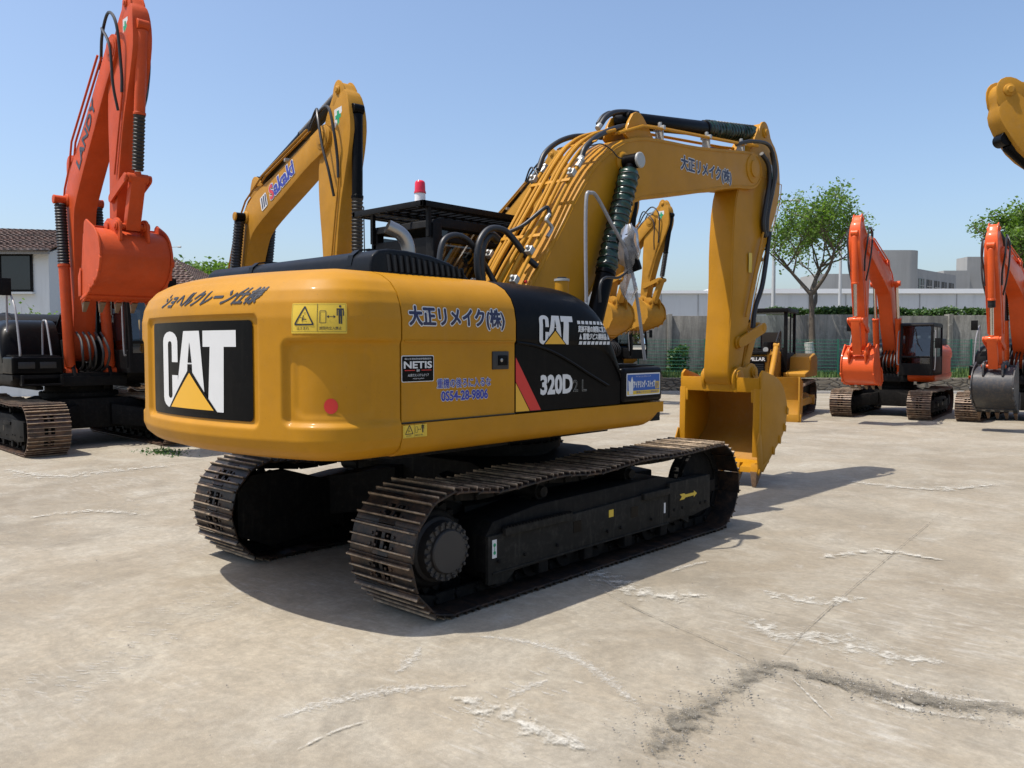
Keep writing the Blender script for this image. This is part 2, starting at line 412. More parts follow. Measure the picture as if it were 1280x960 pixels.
    for i in range(20):
        a = 2*pi*i/20; c = Vector((cx+side*.16, -TY + .198*cos(a), TZ + .198*sin(a)))
        m.turn(c, (side, 0, 0), [(0, .015), (.085, .015), (.092, .011)], 8)
        mt = Matrix.Translation((cx+side*.20, -TY, TZ)) @ Matrix.Rotation(a, 4, 'X')
        m.box(-.045, .042, .165, .212, -.013, .013, m=mt)
    m.build('hub_bolts', M['hub'], fr)
    # inner cover plate of the motor
    m = MB(); m.prism([(-TY-.34, TZ-.20), (-TY-.34, TZ+.2), (-TY-.2, TZ+.33), (-TY+.15, TZ+.34), (-1.1, .60), (-1.1, .22), (-TY, TZ-.34)], cx-side*.20, cx-side*.30)
    m.build('motor_guard', frame_mat, fr, bevel=.01)
    return tr, fr
# ------------------------------------------------------------------ upper body shapes
HW = 1.42; CR = .45; TR = 3.42; TC = .3; CY0 = -2.30
_cx = HW - CR; _cy = TC - sqrt((TR-CR)**2 - _cx**2); _th = atan2(_cy-TC, _cx)
_L1 = CY0 - _cy; _L2 = CR*abs(_th); _L3 = TR*(pi - 2*abs(_th)); SLEN = 2*_L1 + 2*_L2 + _L3
def outline(s):
    """plan outline of the counterweight: point and outward normal at arc length s (0 = near side seam)"""
    if s > SLEN/2: p, n = outline(SLEN - s); return Vector((-p.x, p.y)), Vector((-n.x, n.y))
    if s < _L1: return Vector((HW, CY0 - s)), Vector((1, 0))
    if s < _L1 + _L2:
        a = -(s-_L1)/CR; n = Vector((cos(a), sin(a))); return Vector((_cx, _cy)) + n*CR, n
    a = _th - (s-_L1-_L2)/TR; n = Vector((cos(a), sin(a))); return Vector((0, TC)) + n*TR, n
INS = [(1.165, .30), (1.172, .16), (1.20, .075), (1.245, .025), (1.31, 0), (2.12, 0), (2.22, .018), (2.30, .055), (2.37, .12), (2.42, .21), (2.45, .31), (2.462, .42)]
def inset(z):
    if z <= INS[0][0]: return INS[0][1]
    for (a, b), (c, d) in zip(INS, INS[1:]):
        if z <= c: return b + (d-b)*(z-a)/(c-a)
    return INS[-1][1]
def sst(t): t = max(0, min(1, t)); return t*t*(3-2*t)
def rbox(s, z, s0, s1, z0, z1, r, soft):
    qx = abs(s-(s0+s1)/2) - (s1-s0)/2 + r; qz = abs(z-(z0+z1)/2) - (z1-z0)/2 + r
    d = hypot(max(qx, 0), max(qz, 0)) + min(max(qx, qz), 0) - r
    return sst(.5 - d/soft)
def recess(s, z):
    d = .030*rbox(s, z, 1.085, SLEN-1.085, 1.395, 2.14, .05, .028)
    for q in (s, SLEN-s):
        if q < 1.0:
            k = sst((q+.05)/.25)
            d += (.014 + .024*k)*rbox(q, z, -.5, .86, 1.42, 1.962, .05, .04) + .010*k*rbox(q, z, .20, .79, 1.47, 1.905, .08, .05)
    return d
def cw_pt(s, z, h=0, rec=True):
    p, n = outline(s); k = -inset(z) - (recess(s, z) if rec else 0) + h
    return Vector((p.x + n.x*k, p.y + n.y*k, z))
def counterweight(root, mat, hi=True):
    ns = int(SLEN/(.0125 if hi else .05)); zz = []
    if hi:
        zs = [1.162, 1.165, 1.168, 1.172, 1.18, 1.19] + [1.20 + .0125*i for i in range(101)] + [2.456, 2.461]
    else: zs = [1.162, 1.168, 1.18, 1.2, 1.23, 1.27, 1.31, 1.38, 1.41, 1.44, 1.6, 1.8, 1.92, 1.95, 1.98, 2.12, 2.2, 2.26, 2.32, 2.37, 2.41, 2.44, 2.46]
    rows = []
    for i in range(ns+1):
        s = SLEN*i/ns; rows.append([(p.x, min(p.y, CY0), p.z) for p in [cw_pt(s, z) for z in zs]])
    m = MB(); m.grid(rows)
    a, b = rows[0], rows[-1]; n = len(zs)
    top = [r[-1] for r in rows]; bot = [r[0] for r in rows]
    m.add(top, [tuple(range(len(top)))]); m.add(bot, [tuple(range(len(bot)))[::-1]])
    m.add([p for p in a] + [p for p in b], [tuple(range(n)) + tuple(range(2*n-1, n-1, -1))])
    return m.build('counterweight', mat, root, smooth=50, merge=.0008)
def side_rows(y0, y1, ztop, crease=.014, z0=1.41, n=2, sgn=1, hw=HW):
    """loft of the side cover: rows of cross sections along y"""
    zs = [z0, 1.45, 1.6, 1.8, 1.94, 1.955, 1.975, 1.99, 2.12, 2.17, 2.22, 2.26, 2.30, 2.335, 2.37, 2.40, 2.42, 2.437, 2.45, 2.458]
    rows = []
    for i in range(n+1):
        y = y0 + (y1-y0)*i/n; zt = ztop(y); r = []
        for z in zs:
            x = hw - inset(z) - (crease if z < 1.96 else 0)
            zz = z if z < 1.5 else 1.5 + (z-1.5)*(zt-1.5)/(2.458-1.5)
            if z >= 1.96 or True: r.append(Vector((sgn*x, y, zz)))
        r.append(Vector((sgn*.35, y, rows and 0 or 0) ) if False else Vector((sgn*.40, y, r[-1].z + .004)))
        rows.append(r)
    return rows
def closed_loft(rows, inner=.40, sgn=1, z0=1.41):
    m = MB(); R2 = [r + [Vector((sgn*inner, r[0].y, z0))] for r in rows]
    m.grid(R2, closed=True); n = len(R2[0])
    m.add(R2[0], [tuple(range(n))]); m.add(R2[-1], [tuple(range(n))[::-1]])
    return m
# ------------------------------------------------------------------ arm
def xf(A, B, A2, B2):
    """similarity in the arm plane taking A->A2, B->B2"""
    a = complex(*A); b = complex(*B); a2 = complex(*A2); b2 = complex(*B2); k = (b2-a2)/(b-a)
    return lambda p: (lambda q: (q.real, q.imag))(a2 + (complex(*p)-a)*k)
FOOT0 = (.25, 1.80); TIP0 = (5.06, 4.43); END0 = (4.72, 1.50)
BOOM = [(.02, 1.72), (.10, 1.58), (.25, 1.53), (.42, 1.60), (.70, 1.86), (1.06, 2.22), (1.45, 2.61), (1.74, 3.08), (2.04, 3.50), (2.22, 3.62), (2.80, 3.74), (3.7, 3.91), (4.56, 4.09), (5.00, 4.13), (5.20, 4.17),
        (5.36, 4.30), (5.40, 4.45), (5.34, 4.58), (5.20, 4.68), (4.82, 4.64), (4.0, 4.53), (3.49, 4.47), (2.75, 4.42), (2.30, 4.37), (1.87, 4.25), (1.42, 3.93), (1.10, 3.57), (.80, 3.15), (.45, 2.70), (.22, 2.36), (.06, 2.05)]
STICK = [(4.66, 1.36), (4.56, 1.46), (4.53, 1.62), (4.64, 2.65), (4.64, 3.35), (4.70, 3.9), (4.86, 4.28), (5.14, 4.72), (5.42, 5.04), (5.55, 5.17), (5.68, 5.20), (5.80, 5.12), (5.86, 4.98), (5.99, 4.86), (6.06, 4.6), (6.09, 4.28), (6.0, 4.0), (5.80, 3.66), (5.46, 3.12), (5.22, 2.53), (5.05, 2.05), (4.92, 1.62), (4.87, 1.45), (4.78, 1.35)]
def smoothpoly(P, it=1):
    for _ in range(it):
        Q = []
        for i in range(len(P)):
            a = Vector(P[i]); b = Vector(P[(i+1) % len(P)]); Q += [tuple(a.lerp(b, .25)), tuple(a.lerp(b, .75))]
        P = Q
    return P
def slim(P, line, k):
    Q = []
    for p in P:
        p = Vector(p); best = None
        for a, b in zip(line, line[1:]):
            a = Vector(a); b = Vector(b); t = max(0, min(1, (p-a).dot(b-a)/(b-a).length_squared)); q = a.lerp(b, t)
            if best is None or (q-p).length < (best-p).length: best = q
        Q.append(tuple(p.lerp(best, k)))
    return Q
def bellow(m, a, b, r, n, amp=.18):
    a = Vector(a); b = Vector(b); Ln = (b-a).length; prof = [(0, r*.8)]
    for i in range(n):
        t = Ln*(i+.5)/n; prof += [(t - Ln/n*.28, r*(1-amp)), (t, r)]
    prof += [(Ln, r*.8)]
    m.turn(a, b-a, prof, 16)
def cylinder(root, a, b, r, frac, m_barrel, m_rod, cover=None, wrap=None, name='hydraulic_cylinder', lug=None, covlen=1.0, k=None):
    """a = barrel pin, b = rod pin"""
    a = Vector(a); b = Vector(b); d = (b-a).normalized(); Ln = (b-a).length; e = a + d*Ln*frac
    m = MB(); m.turn(a + d*r*.8, d, [(0, r*.8), (.02, r), ((e-a).length - r*1.3, r), ((e-a).length - r*1.3, r*1.14), ((e-a).length - r*.8, r*1.14)], 20)
    X = Vector((1, 0, 0)); m.cyl(a - X*r*1.05, a + X*r*1.05, r*.95, 18)
    c = m.build(name, m_barrel, root, bevel=.004, seg=1)
    m = MB(); m.turn(e - d*.1, d, [(0, r*.55), ((b-e).length + .1 - r*.6, r*.55)], 16); 
    m.build('rod', m_rod, c)
    m = MB(); m.cyl(b - X*r*.95, b + X*r*.95, r*.85, 18); m.turn(b - d*r*1.3, d, [(0, r*.6), (r*.7, r*.7)], 14); m.build('rod_eye', m_barrel, c, bevel=.004, seg=1)
    if cover:
        m = MB(); f = e + (b - d*r*.9 - e)*covlen; bellow(m, e - d*.02, f, r*1.12, max(6, int((f-e).length/.055)))
        m.build('bellows', cover, c)
    if wrap:
        m = MB(); f = b - d*r*1.2; nseg = 90; rows = []; Lw = (f-e).length
        u = d.cross(X).normalized(); v = d.cross(u)
        for i in range(nseg+1):
            t = i/nseg; row = []
            for j in range(20):
                an = 2*pi*j/20
                rr = r*1.12*(1 + .05*sin(t*Lw/.075*2*pi + an*1) + .05*sin(3*an + t*21) + .04*sin(t*47 + an*2)) * (1 if .02 < t < .98 else .8)
                row.append(e + d*(Lw*t) + (u*cos(an) + v*sin(an))*rr)
            rows.append(row)
        m.grid(rows, closed=True); w = m.build('protective_wrap', wrap, c, smooth=60)
        m = MB(); P = []
        turns = Lw/.085
        for i in range(int(turns*14)):
            t = i/(turns*14); an = 2*pi*t*turns; P.append(e + d*(Lw*t) + (u*cos(an) + v*sin(an))*r*1.20)
        m.tube(P, .007, 5); m.build('wrap_coil', M['hose'], w)
    return c
def bucket(root, T, hw, c, mat, matin, toothmat, hi=True):
    """T maps main arm-plane coordinates to this machine's; hw half width, c centre x"""
    outer = [(4.66, .30), (4.68, 1.04), (4.64, 1.45), (4.655, 1.55), (4.73, 1.60), (4.84, 1.57), (5.12, 1.50), (5.30, 1.40), (5.42, 1.25), (5.49, 1.05), (5.44, .80), (5.30, .62), (5.08, .46), (4.88, .30), (4.76, .20)]
    bk_ = catmull([(0, a, b) for a, b in outer[4:]], 3); outer = outer[:4] + [(v.y, v.z) for v in bk_]
    o = [T(p) for p in outer]
    m = MB()
    for s in (-1, 1): m.prism(o, c + s*hw, c + s*(hw-.035))
    sh = [(4.70, .235), (4.88, .33), (5.08, .49), (5.28, .64), (5.41, .81), (5.455, 1.05), (5.39, 1.23), (5.26, 1.37), (5.08, 1.44), (4.80, 1.47), (4.66, 1.47)]
    sh = [tuple(v) for v in catmull([(0, a, b) for a, b in sh], 4)]; sh = [(a, b) for _, a, b in sh]
    inn = []
    for i in range(len(sh)):
        a = Vector(sh[max(i-1, 0)]); b = Vector(sh[min(i+1, len(sh)-1)]); t = (b-a).normalized(); inn.append((sh[i][0] - t.y*.03, sh[i][1] + t.x*.03))
    m.prism([T(p) for p in sh] + [T(p) for p in inn[::-1]], c - hw + .036, c + hw - .036)
    b = m.build('bucket', mat, root, bevel=.006, seg=2 if hi else 1)
    # mouth frame: top plate between the side plates and edge strips, cutting lip
    m = MB()
    m.prism([T(p) for p in ((4.625, 1.30), (4.625, 1.50), (4.655, 1.50), (4.655, 1.30))], c-hw+.02, c+hw-.02)
    pr = [(4.60, .42), (4.62, 1.35), (4.66, 1.35), (4.68, .42)]
    for s in (-1, 1):
        m.prism([T(p) for p in pr], c + s*(hw-.002), c + s*(hw-.095))
        m.prism([T(p) for p in ((4.622, 1.16), (4.622, 1.33), (4.653, 1.33), (4.653, 1.27), (4.653, 1.16))], c + s*(hw-.13), c + s*(hw-.09))
        for k, p in enumerate([(5.47, 1.0), (5.40, .76), (5.24, .60), (5.05, .46)]):
            q = [(p[0]-.02, p[1]-.03), (p[0]+.04, p[1]-.05), (p[0]+.05, p[1]+.04), (p[0]-.01, p[1]+.08)]
            MB().prism([T(z) for z in q], c + s*(hw-.03), c + s*(hw+.012)).build('wear_block', mat, b, bevel=.006, seg=1)
    m.prism([T(p) for p in ((4.62, .20), (4.64, .275), (4.90, .37), (4.93, .33))], c-hw-.008, c+hw+.008)
    m.build('mouth_frame', mat, b, bevel=.008)
    for s in (-1, 1):                       # side cutters
        MB().prism([T(p) for p in ((4.58, .26), (4.52, .60), (4.60, .76), (4.64, .72), (4.68, .5), (4.70, .3))], c + s*(hw+.001), c + s*(hw+.022)).build('side_cutter', mat, b, bevel=.005)
    for s in (-1, 1):                       # ears
        m = MB(); x = c + s*.235
        m.prism([T(p) for p in smoothpoly([(4.58, 1.40), (4.60, 1.58), (4.72, 1.66), (4.92, 1.62), (5.08, 1.70), (5.24, 1.66), (5.30, 1.52), (5.36, 1.30), (5.2, 1.34), (4.9, 1.40), (4.7, 1.25)])], x - .022, x + .022)
        m.turn((x - .05*1, *T((4.72, 1.5))), (1, 0, 0), [(0, .10), (.10, .10)], 20); m.turn((x - .05, *T((5.16, 1.56))), (1, 0, 0), [(0, .085), (.10, .085)], 20)
        m.build('bucket_ear', mat, b, bevel=.006)
    for i in range(5):
        x = c - hw + .07 + (2*hw - .14)*i/4; m = MB()
        m.prism([T(p) for p in ((4.74, .32), (4.64, .33), (4.60, .20), (4.66, .16), (4.78, .24))], x-.055, x+.055)
        t = m.build('tooth_holder', mat, b, bevel=.012)
        tip = [T(p) for p in ((4.76, .20), (4.60, .22), (4.615, .01), (4.64, .005))]
        m = MB(); vs = [Vector((x-.05, *tip[0])), Vector((x+.05, *tip[0])), Vector((x+.05, *tip[1])), Vector((x-.05, *tip[1])), Vector((x-.028, *tip[2])), Vector((x+.028, *tip[2])), Vector((x+.028, *tip[3])), Vector((x-.028, *tip[3]))]
        m.add(vs, [(0, 1, 2, 3), (4, 5, 6, 7), (0, 1, 6, 7), (2, 3, 4, 5), (1, 2, 5, 6), (0, 3, 4, 7)])
        m.build('bucket_tooth', toothmat, b, bevel=.006)
    # inside liner so that the inside has its own dull paint
    m = MB(); li = [(a, b_) for a, b_ in [(p[0], p[1]) for p in inn]]
    li2 = [(p[0] - (p[0]-4.95)*.012, p[1] - (p[1]-.95)*.012) for p in li]
    m.grid([[Vector((x, *T(p))) for p in li2] for x in (c-hw+.04, c+hw-.04)])
    m.build('bucket_liner', matin, b, recalc=False)
    return b
def arm(root, foot, tip, sang, mats, c=.02, bw=.24, sw=.19, scl=1.03, hi=False, cyl='black', rodcover='bellows', bucket_mat=None, bhw=.62, curl=0):
    """sang: stick angle from straight down (deg, + forward); main machine: foot0, tip0, end0"""
    if not hi: tip = (tip[0] - .02, tip[1] - .13)
    TB = xf(FOOT0, TIP0, foot, tip)
    BP, STK = (BOOM, STICK) if hi else (slim(BOOM, [(.25, 1.80), (1.55, 3.45), (2.3, 4.02), (5.10, 4.43)], .17), slim(STICK, [(5.62, 5.05), (5.25, 4.3), (4.95, 3.0), (4.72, 1.50)], .16))
    if not hi: bw, sw = bw*.86, sw*.84
    d0 = Vector(END0) - Vector(TIP0); l0 = d0.length
    a = R(sang); end = (tip[0] + l0*scl*sin(a), tip[1] - l0*scl*cos(a))
    TS = xf(TIP0, END0, tip, end)
    TK = TS
    if curl:
        piv = complex(*END0); rot = complex(cos(R(curl)), sin(R(curl)))
        def TK(p, TS=TS): q = piv + (complex(*p)-piv)*rot; return TS((q.real, q.imag))
    pm = mats['arm']; m = MB()
    m.prism([TB(p) for p in smoothpoly(BP)], c-bw, c+bw)
    bo = m.build('boom', pm, root, bevel=.018, seg=2)
    for s in (-1, 1):                         # pin bosses and brackets
        q = TB((1.92, 4.00)); MB().turn((c + s*(bw-.01), *q), (s, 0, 0), [(0, .13), (.03, .13), (.05, .10)], 20).build('pin_boss', pm, bo, bevel=.006)
        q = TB((5.10, 4.43)); MB().turn((c + s*(bw-.01), *q), (s, 0, 0), [(0, .20), (.022, .20), (.03, .12), (.05, .12)], 28).build('pin_boss', pm, bo, bevel=.006)
        MB().prism([TB(p) for p in smoothpoly([(2.02, 4.28), (2.2, 4.62), (2.34, 4.68), (2.46, 4.62), (2.72, 4.36)])], c + s*.17, c + s*.13).build('cylinder_lug', pm, bo, bevel=.006)
    m = MB(); SP = smoothpoly(STK); m.prism([TS(p) for p in SP], c-sw, c+sw)
    kk = [1 - .36*sst((p[1] - 4.55)/.75) for p in SP]; m.V = [(c + (v[0]-c)*kk[i % len(SP)], v[1], v[2]) for i, v in enumerate(m.V)]
    st = m.build('stick', pm, root, bevel=.016, seg=2)
    if hi:                                    # weld beads along the plate edges
        for PL, hw_, par, T_ in ((smoothpoly(BOOM), bw, bo, TB), (smoothpoly(STICK), sw, st, TS)):
            n_ = len(PL); W = []
            for i in range(n_ + 1):
                a, b = Vector(PL[(i-1) % n_]), Vector(PL[(i+1) % n_]); t = (b-a).normalized(); W.append((c + hw_ + .001, *T_(tuple(Vector(PL[i % n_]) + Vector((-t.y, t.x))*.038))))
            if PL[0][1] < 3 and par is st: W = [w for w in W if w[2] < 4.5]
            MB().tube([(w[0], w[1] + random.uniform(-.0015, .0015), w[2]) for w in W], .0065, 5).build('weld_bead', pm, par)
    for s in (-1, 1):                         # fork at the stick head
        MB().prism([TS(p) for p in smoothpoly([(5.40, 4.80), (5.47, 5.08), (5.55, 5.19), (5.66, 5.22), (5.76, 5.15), (5.86, 4.96), (5.82, 4.78)])], c + s*sw*.60, c + s*sw*.78).build('stick_fork', pm, st, bevel=.008)
    MB().prism([TS(p) for p in ((5.68, 5.04), (5.80, 4.90), (5.825, 4.925), (5.71, 5.08))], c - .06, c + .06).build('fork_gap', M['hose'], st)
    for s in (-1, 1):
        for p, r_ in ((5.64, 5.05), .075), ((4.72, 1.50), .13), ((4.80, 1.98), .09):
            MB().turn((c + s*(sw*(1 - .36*sst((p[1] - 4.55)/.75))-.005), *TS(p)), (s, 0, 0), [(0, r_), (.03, r_), (.04, r_*.6), (.055, r_*.55)], 20).build('pin_boss', pm, st, bevel=.004, seg=1)
    bk = bucket(root, TK, bhw, c, bucket_mat or pm, M['bucketin'] if not bucket_mat else bucket_mat, M['tooth'], hi)
    # cylinders
    cm = M['black'] if cyl == 'black' else pm
    cov = M['bellows'] if rodcover == 'bellows' else None; wr = M['wrap'] if rodcover == 'wrap' else None
    for s in (-1, 1):
        base = (c + s*(bw+.16), foot[0]+.62, foot[1]-.42)
        cc = cylinder(root, base, (c + s*(bw+.13), *TB((1.92, 4.00))), .098, .52 if hi else .62, M['black'] if (hi or rodcover != 'bellows' or cyl == 'black') and cyl != 'own' else pm, M['chrome'], cov if not hi else None, wr, 'boom_cylinder')
        m = MB(); q = TB((1.92, 4.0)); m.turn((c + s*(bw+.225), *q), (s, 0, 0), [(0, .088), (.02, .088), (.028, .078), (.030, .03)], 24)
        m.build('pin_cap', M['zinc'] if hi else pm, bo)
    q0 = TB((2.32, 4.60)); q1 = TS((5.62, 5.05))
    cylinder(root, (c, *q0), (c, *q1), .10, .56, cm, M['chrome'], cov, wr, 'arm_cylinder')
    q0 = TS((5.98, 4.60)); q1 = TS((5.50, 2.20))
    cylinder(root, (c, *q0), (c, *q1), .09, .58, cm, M['chrome'], cov if mats.get('bcov', True) else None, None, 'bucket_cylinder', covlen=mats.get('covlen', 1.0))
    # linkage
    lk = TK((5.16, 1.56))
    m = MB()
    for s in (-1, 1):
        A = Vector((c + s*(sw+.045), *TS((4.80, 1.98)))); B = Vector((c + s*(sw+.045), *q1))
        dd = (B-A).normalized(); nn = Vector((0, -dd.z, dd.y)); P = []
        for p, sg in ((A, -1), (B, 1)):
            for k in range(7):
                an = (pi/2 + pi*k/6) if sg < 0 else (-pi/2 + pi*k/6); P.append(p + (dd*cos(an) + nn*sin(an))*.075)
        m.prism([(v.y, v.z) for v in P], A.x-.018, A.x+.018)
    m.cyl((c-sw-.07, *q1), (c+sw+.07, *q1), .055, 16)
    m.build('link_arm', pm, st, bevel=.004, seg=1)
    m = MB(); A = Vector(q1); B = Vector(lk); dd = (B-A).normalized(); nn = Vector((-dd.y, dd.x))
    m.prism([tuple(A + nn*.08 - dd*.05), tuple(A - nn*.08 - dd*.05), tuple(B - nn*.08 + dd*.05), tuple(B + nn*.08 + dd*.05)], c-.12, c+.12)
    m.cyl((c-.30, *lk), (c+.30, *lk), .05, 16); m.cyl((c-.17, *q1), (c+.17, *q1), .085, 16)
    m.build('bucket_link', pm, st, bevel=.01)
    # steel pipes along the boom top with clamps (the close machine gets its own dense set)
    top = [(.30, 2.60), (.70, 3.12), (1.10, 3.66), (1.42, 4.02), (1.87, 4.34), (2.30, 4.46)]
    if not hi:
        for s in (-1, 1):
            for k in range(2):
                x = c + s*(.10 + .07*k); m = MB()
                m.tube([Vector((x, *TB(p))) for p in top] + [Vector((x + s*.1, *TB((2.9, 4.50)))), Vector((x + s*.08, *TB((4.7, 4.70))))], .020, 6)
                m.build('boom_pipe', pm, bo)
        for s in (-1, 1):
            m = MB(); m.tube(catmull([Vector((c + s*.20, *TB((.30, 2.60)))), Vector((c + s*.22, *TB((-.12, 2.45)))), Vector((c + s*.22, *TB((-.22, 2.05)))), Vector((c + s*.2, *TB((-.05, 1.70))))], 6), .030, 7)
            m.build('hose', M['hose'], bo)
    for s in (-1, 1):
        m = MB(); P = [Vector((c + s*(bw-.03), *TB((4.65, 4.70)))), Vector((c + s*(bw+.04), *TB((5.05, 4.80)))), Vector((c + s*(bw+.07), *TB((5.50, 4.78)))), Vector((c + s*(bw+.07), *TB((5.62, 4.35)))), Vector((c + s*(sw+.05), *TS((5.55, 3.95)))), Vector((c + s*(sw+.04), *TS((5.50, 3.60))))]
        m.tube(catmull(P, 6), .026, 8); m.build('hose', M['hose'], st)
        if not hi:
            m = MB(); m.tube(catmull([Vector((c + s*(bw-.06), *TB((4.45, 4.66)))), Vector((c + s*(bw-.02), *TB((4.95, 4.95)))), Vector((c + s*(bw+.10), *TB((5.20, 4.72)))), Vector((c + s*(bw+.12), *TB((5.30, 4.20)))), Vector((c + s*(bw+.08), *TS((5.36, 3.75)))), Vector((c + s*(sw+.04), *TS((5.30, 3.35))))], 6), .024, 8); m.build('hose', M['hose'], st)
            for k in range(3):
                q = TB(((.70, 3.12), (1.42, 4.02), (3.6, 4.58))[k]); MB().box(c + s*(bw-.12) - .06, c + s*(bw-.12) + .06, q[0]-.03, q[0]+.03, q[1]-.04, q[1]+.03).build('pipe_clamp', M['zinc'], bo, bevel=.01)
        m = MB(); P = [Vector((c + s*(sw+.03), *TS((5.50, 3.62)))), Vector((c + s*(sw+.03), *TS((5.20, 2.9)))), Vector((c + s*(sw+.03), *TS((4.98, 2.35))))]
        m.tube(P, .016, 6); m.build('stick_pipe', pm, st)
    return TB, TS, TK, bo, st, bk
PZ = {-1.140: 2.458, -.8: 2.456, -.5: 2.448, -.35: 2.44, -.25: 2.43, -.15: 2.405, -.08: 2.375, -.02: 2.335, .04: 2.27, .09: 2.20, .14: 2.105, .18: 2.01, .215: 1.92, .245: 1.83, .265: 1.74}
def pump_fn(u, v, h):
    """point on the black cover at y = u, z = v, lifted by h"""
    ks = sorted(PZ); zt = PZ[ks[0]]
    for a, b in zip(ks, ks[1:]):
        if a <= u <= b: zt = PZ[a] + (PZ[b]-PZ[a])*(u-a)/(b-a)
    if u > ks[-1]: zt = PZ[ks[-1]]
    zu = v if v < 1.5 else 1.5 + (v-1.5)*.958/(zt-1.5)
    return Vector((HW - inset(zu) - .014*(1 - sst((zu-1.915)/.02)) + .0015 + h, u, v))
# ------------------------------------------------------------------ upper structure shared by all excavators
def upper(root, mats, hi=False, guard=False, right_black=True, tank_steps=True):
    pm, bm_ = mats['body'], mats['trim']
    # carbody and turntable
    m = MB(); m.prism([(-1.0, .42), (-1.0, .80), (-.6, .92), (.6, .92), (1.0, .80), (1.0, .42), (.5, .34), (-.5, .34)], -.85, .85, 'y')
    for sy in (-1, 1):
        for sx in (-1, 1):
            m.add([Vector((sx*.3, sy*.35, .90)), Vector((sx*.3, sy*.95, .80)), Vector((sx*1.05, sy*1.35, .66)), Vector((sx*1.05, sy*.75, .66)),
                   Vector((sx*.3, sy*.35, .40)), Vector((sx*.3, sy*.95, .40)), Vector((sx*1.05, sy*1.35, .30)), Vector((sx*1.05, sy*.75, .30))],
                  [(0, 1, 2, 3), (7, 6, 5, 4), (0, 4, 5, 1), (1, 5, 6, 2), (2, 6, 7, 3), (3, 7, 4, 0)])
    m.build('carbody', M['under'], root, bevel=.015)
    m = MB(); m.turn((0, 0, .90), (0, 0, 1), [(0, .66), (.05, .66), (.05, .72), (.12, .72), (.12, .62), (.28, .62)], 48)
    for i in range(36):
        a = 2*pi*i/36; m.turn((.69*cos(a), .69*sin(a), 1.01), (0, 0, 1), [(0, .018), (.03, .018)], 6)
    m.build('swing_ring', M['under'], root)
    # deck frame
    m = MB(); sec = [(.60, 1.18), (1.30, 1.172), (1.36, 1.19), (1.405, 1.235), (HW, 1.30), (HW, 1.400), (.60, 1.400)]
    for s in (-1, 1):
        rows = []
        for y, k in ((CY0 + .004, 0), (.72, 0), (.84, .03), (.92, .08), (.97, .16)):
            rows.append([Vector((s*x, y, z + (k if z < 1.3 else 0)*(1 if z < 1.25 else .6))) for x, z in sec])
        m.grid(rows, closed=True); m.add(rows[0], [tuple(range(7))]); m.add(rows[-1], [tuple(range(7))])
    m.build('deck_sill', mats.get('sill', pm), root, bevel=0, smooth=40)
    m = MB(); m.box(-.598, .598, CY0+.01, .95, 1.17, 1.36); m.box(-1.30, 1.30, -2.25, .8, 1.33, 1.395)
    m.box(-.58, .58, -.95, .9, 1.20, 1.42)
    for s in (-1, 1): m.prism([(-.5, 1.36), (-.35, 2.02), (.25, 2.06), (.62, 1.95), (.95, 1.36)], s*.30 + .02, s*.36 + .02)
    m.build('main_frame', M['blackmat'], root, bevel=.01)
    m = MB()
    for x in (-.9, -.3, .3, .9): m.box(x-.06, x+.06, -2.2, .7, 1.10, 1.172)
    m.box(.65, 1.2, -2.2, -1.0, 1.13, 1.174)
    m.build('belly_plates', M['under'], root, bevel=.008)
    cw = counterweight(root, pm, hi)
    # side covers
    fl = lambda y: 2.458
    d = closed_loft(side_rows(CY0 + .012, -1.152, fl, n=2)).build('engine_door', pm, root, smooth=40)
    rows = []
    ys = [-1.140, -.8, -.5, -.35, -.25, -.15, -.08, -.02, .04, .09, .14, .18, .215, .245, .265]
    base = side_rows(0, 1, fl, n=1)[0]
    zc = PZ
    for y in ys:
        zt = zc[y]; r = []
        for v in base:
            zz = v.z if v.z < 1.5 else 1.5 + (v.z-1.5)*(zt-1.5)/(2.458-1.5)
            x = HW - inset(zz + (2.458 - zt)*sst((zz-1.75)/.5)) if False else v.x
            r.append(Vector((x, y, zz)))
        rows.append(r)
    closed_loft(rows).build('pump_cover', M['black'] if right_black else pm, root, smooth=40)
    closed_loft(side_rows(CY0 + .012, -.42, fl, n=2, sgn=-1), sgn=-1).build('left_cover', pm, root, smooth=40)
    m = MB(); m.box(-.42, .42, -2.28, -1.0, 1.42, 2.455); m.box(-.36, .42, -1.0, -.62, 1.42, 2.2)
    m.build('engine_bay', M['blackmat'], root, bevel=.01)
    # raised hood with louvres and straps
    m = MB(); sec = [(-2.28, 2.40), (-2.285, 2.50), (-2.265, 2.57), (-2.21, 2.612), (-2.12, 2.628), (-1.95, 2.628), (-1.72, 2.610), (-1.52, 2.57), (-1.38, 2.51), (-1.29, 2.44), (-1.27, 2.40)]
    m.prism(sec, -1.28, 1.075)
    h = m.build('engine_hood', M['hood'] if hi else bm_, root, bevel=.04 if hi else .02, seg=4 if hi else 2)
    for x in (.82, -.55):
        m = MB(); P = [Vector((x, a, b + .006)) for a, b in sec[1:]]; 
        for i in range(len(P)-1):
            a, b = P[i], P[i+1]
            m.add([a - Vector((.03, 0, 0)), a + Vector((.03, 0, 0)), b + Vector((.03, 0, 0)), b - Vector((.03, 0, 0)), a*1 + Vector((-.03, 0, .012)), a + Vector((.03, 0, .012)), b + Vector((.03, 0, .012)), b + Vector((-.03, 0, .012))],
                  [(0, 1, 2, 3), (4, 5, 6, 7), (0, 1, 5, 4), (1, 2, 6, 5), (2, 3, 7, 6), (3, 0, 4, 7)])
        m.build('hood_rib', M['hood'] if hi else bm_, h)
